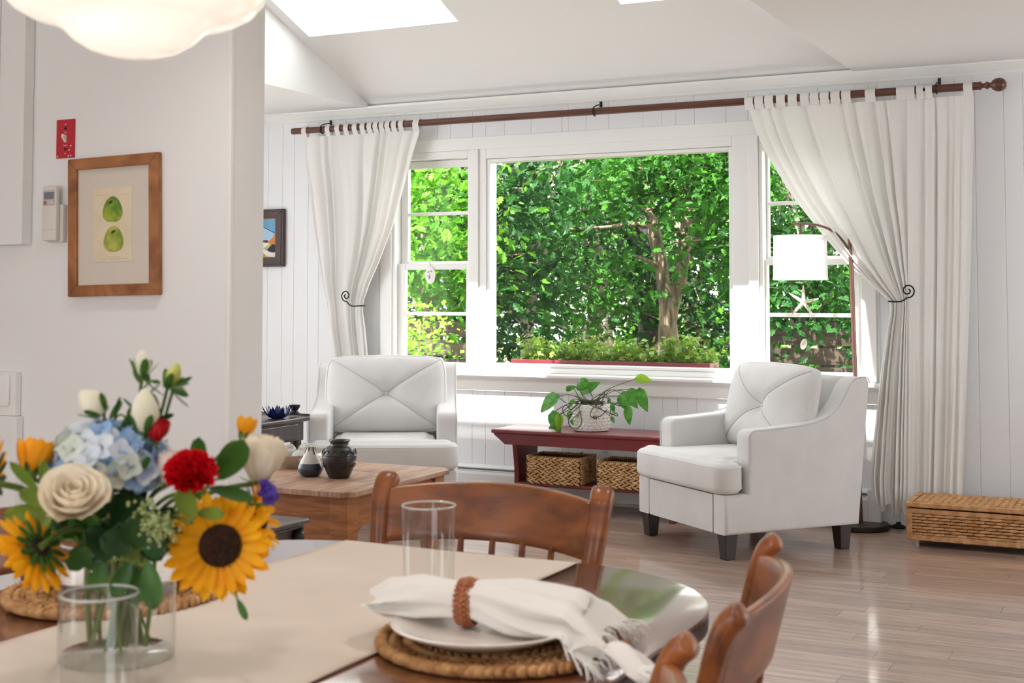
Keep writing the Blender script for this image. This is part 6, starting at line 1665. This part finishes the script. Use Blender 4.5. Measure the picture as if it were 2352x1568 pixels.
shrub('green shrub at the right edge of the picture window', 1655, 11.0, 1.2, .35, M_lf[2], 120, .09, 2, False)
shrub('green undergrowth shrub at the lower left of the picture window', 1170, 10.6, .9, .5, M_lf[0], 110, .09, 3, False)
shrub('yellowish undergrowth shrub behind the picture window centre', 1420, 13.8, 1.1, .8, leaf_mat('dry_undergrowth', (150, 150, 70), (186, 176, 110), 3, .7, .3), 120, .10, 4, False)
shrub('undergrowth shrub behind the lower right window pane', 1850, 10.4, .75, .55, leaf_mat('undergrowth', (110, 124, 46), (150, 156, 70), 3, .7, .3), 110, .08, 5, False)
shrub('undergrowth shrub beyond the fence at the left', 1040, 11.6, 1.0, .6, M_lf[0], 110, .09, 6, False)
# board fences
M_fence = mat('weathered_fence', (86, 74, 60), .9, (58, 48, 40), scale=5, stretch=(1, 8, 8), bump=.3, rnd=.15)
def fence(label, u0, u1, y, ztop, nb):
    a, b = W(u0, 780, y), W(u1, 780, y); L_ = b.x - a.x
    t = thing('fence', label, 'fence', (a.x, y, -.5), group='board fences outside')
    for k in range(nb):
        z = ztop + .5 - .165 * k
        MB().box(0, L_, -.014, .014, z - .14, z).build('board', M_fence, t, bevel=.003)
    for k in range(3):
        x = .1 + (L_ - .2) * k / 2; MB().box(x - .05, x + .05, .0145, .11, 0, ztop + .56).build('post', M_fence, t, bevel=.004)
fence('low weathered board fence beyond the left window', 880, 1110, 10.3, 1.02, 7)
fence('low weathered board fence beyond the right window', 1735, 2080, 11.6, .95, 7)
# red window box with plants
wa, wb2 = W(1186, 828, 7.66), W(1640, 842, 7.66)
wx = thing('window_box', 'red painted window box outside the picture window', 'planter', ((wa.x + wb2.x) / 2, 7.67, .58))
hw = (wb2.x - wa.x) / 2; zt = .845 - .58
mb = MB(); mb.box(-hw, hw, -.09, -.075, 0, zt); mb.build('front_board', M_red, wx, bevel=.002)
MB().box(-hw, hw, .075, .09, 0, zt).build('rear_board', M_red, wx, bevel=.002)
MB().box(-hw, -hw + .015, -.0745, .0745, 0, zt).build('end_board', M_red, wx); MB().box(hw - .015, hw, -.0745, .0745, 0, zt).build('end_board', M_red, wx)
MB().box(-hw + .0155, hw - .0155, -.0745, .0745, 0, zt - .03).build('soil', M_soil, wx)
random.seed(14)
M_wbl = leaf_mat('window_box_leaf', (96, 140, 36), (140, 172, 60), 12, .5, .35)
for k in range(24):
    x = wx.location.x - hw + .07 + (2 * hw - .14) * (k + random.uniform(-.3, .3)) / 23; y = 7.67 + random.uniform(-.03, .03)
    t = thing('window_box_plant', 'small leafy seedling growing in the red window box', 'plant', (x, y, .58 + zt - .03), group='seedlings in the window box')
    m = MB(); s_ = MB(); h_ = random.uniform(.10, .20)
    for j in range(4):
        top = Vector((random.gauss(0, .03), random.gauss(0, .03), h_ * random.uniform(.6, 1))); s_.tube([(0, 0, 0), tuple(top * .5 + Vector((.01, 0, 0))), tuple(top)], .002, 5)
        scatter(m, [top, top * .7, top * .4], 4, .018, .048, random, simple=True)
    m.build('leaves', M_wbl, t, kind='stuff'); s_.build('stems', M_stem, t, kind='stuff')
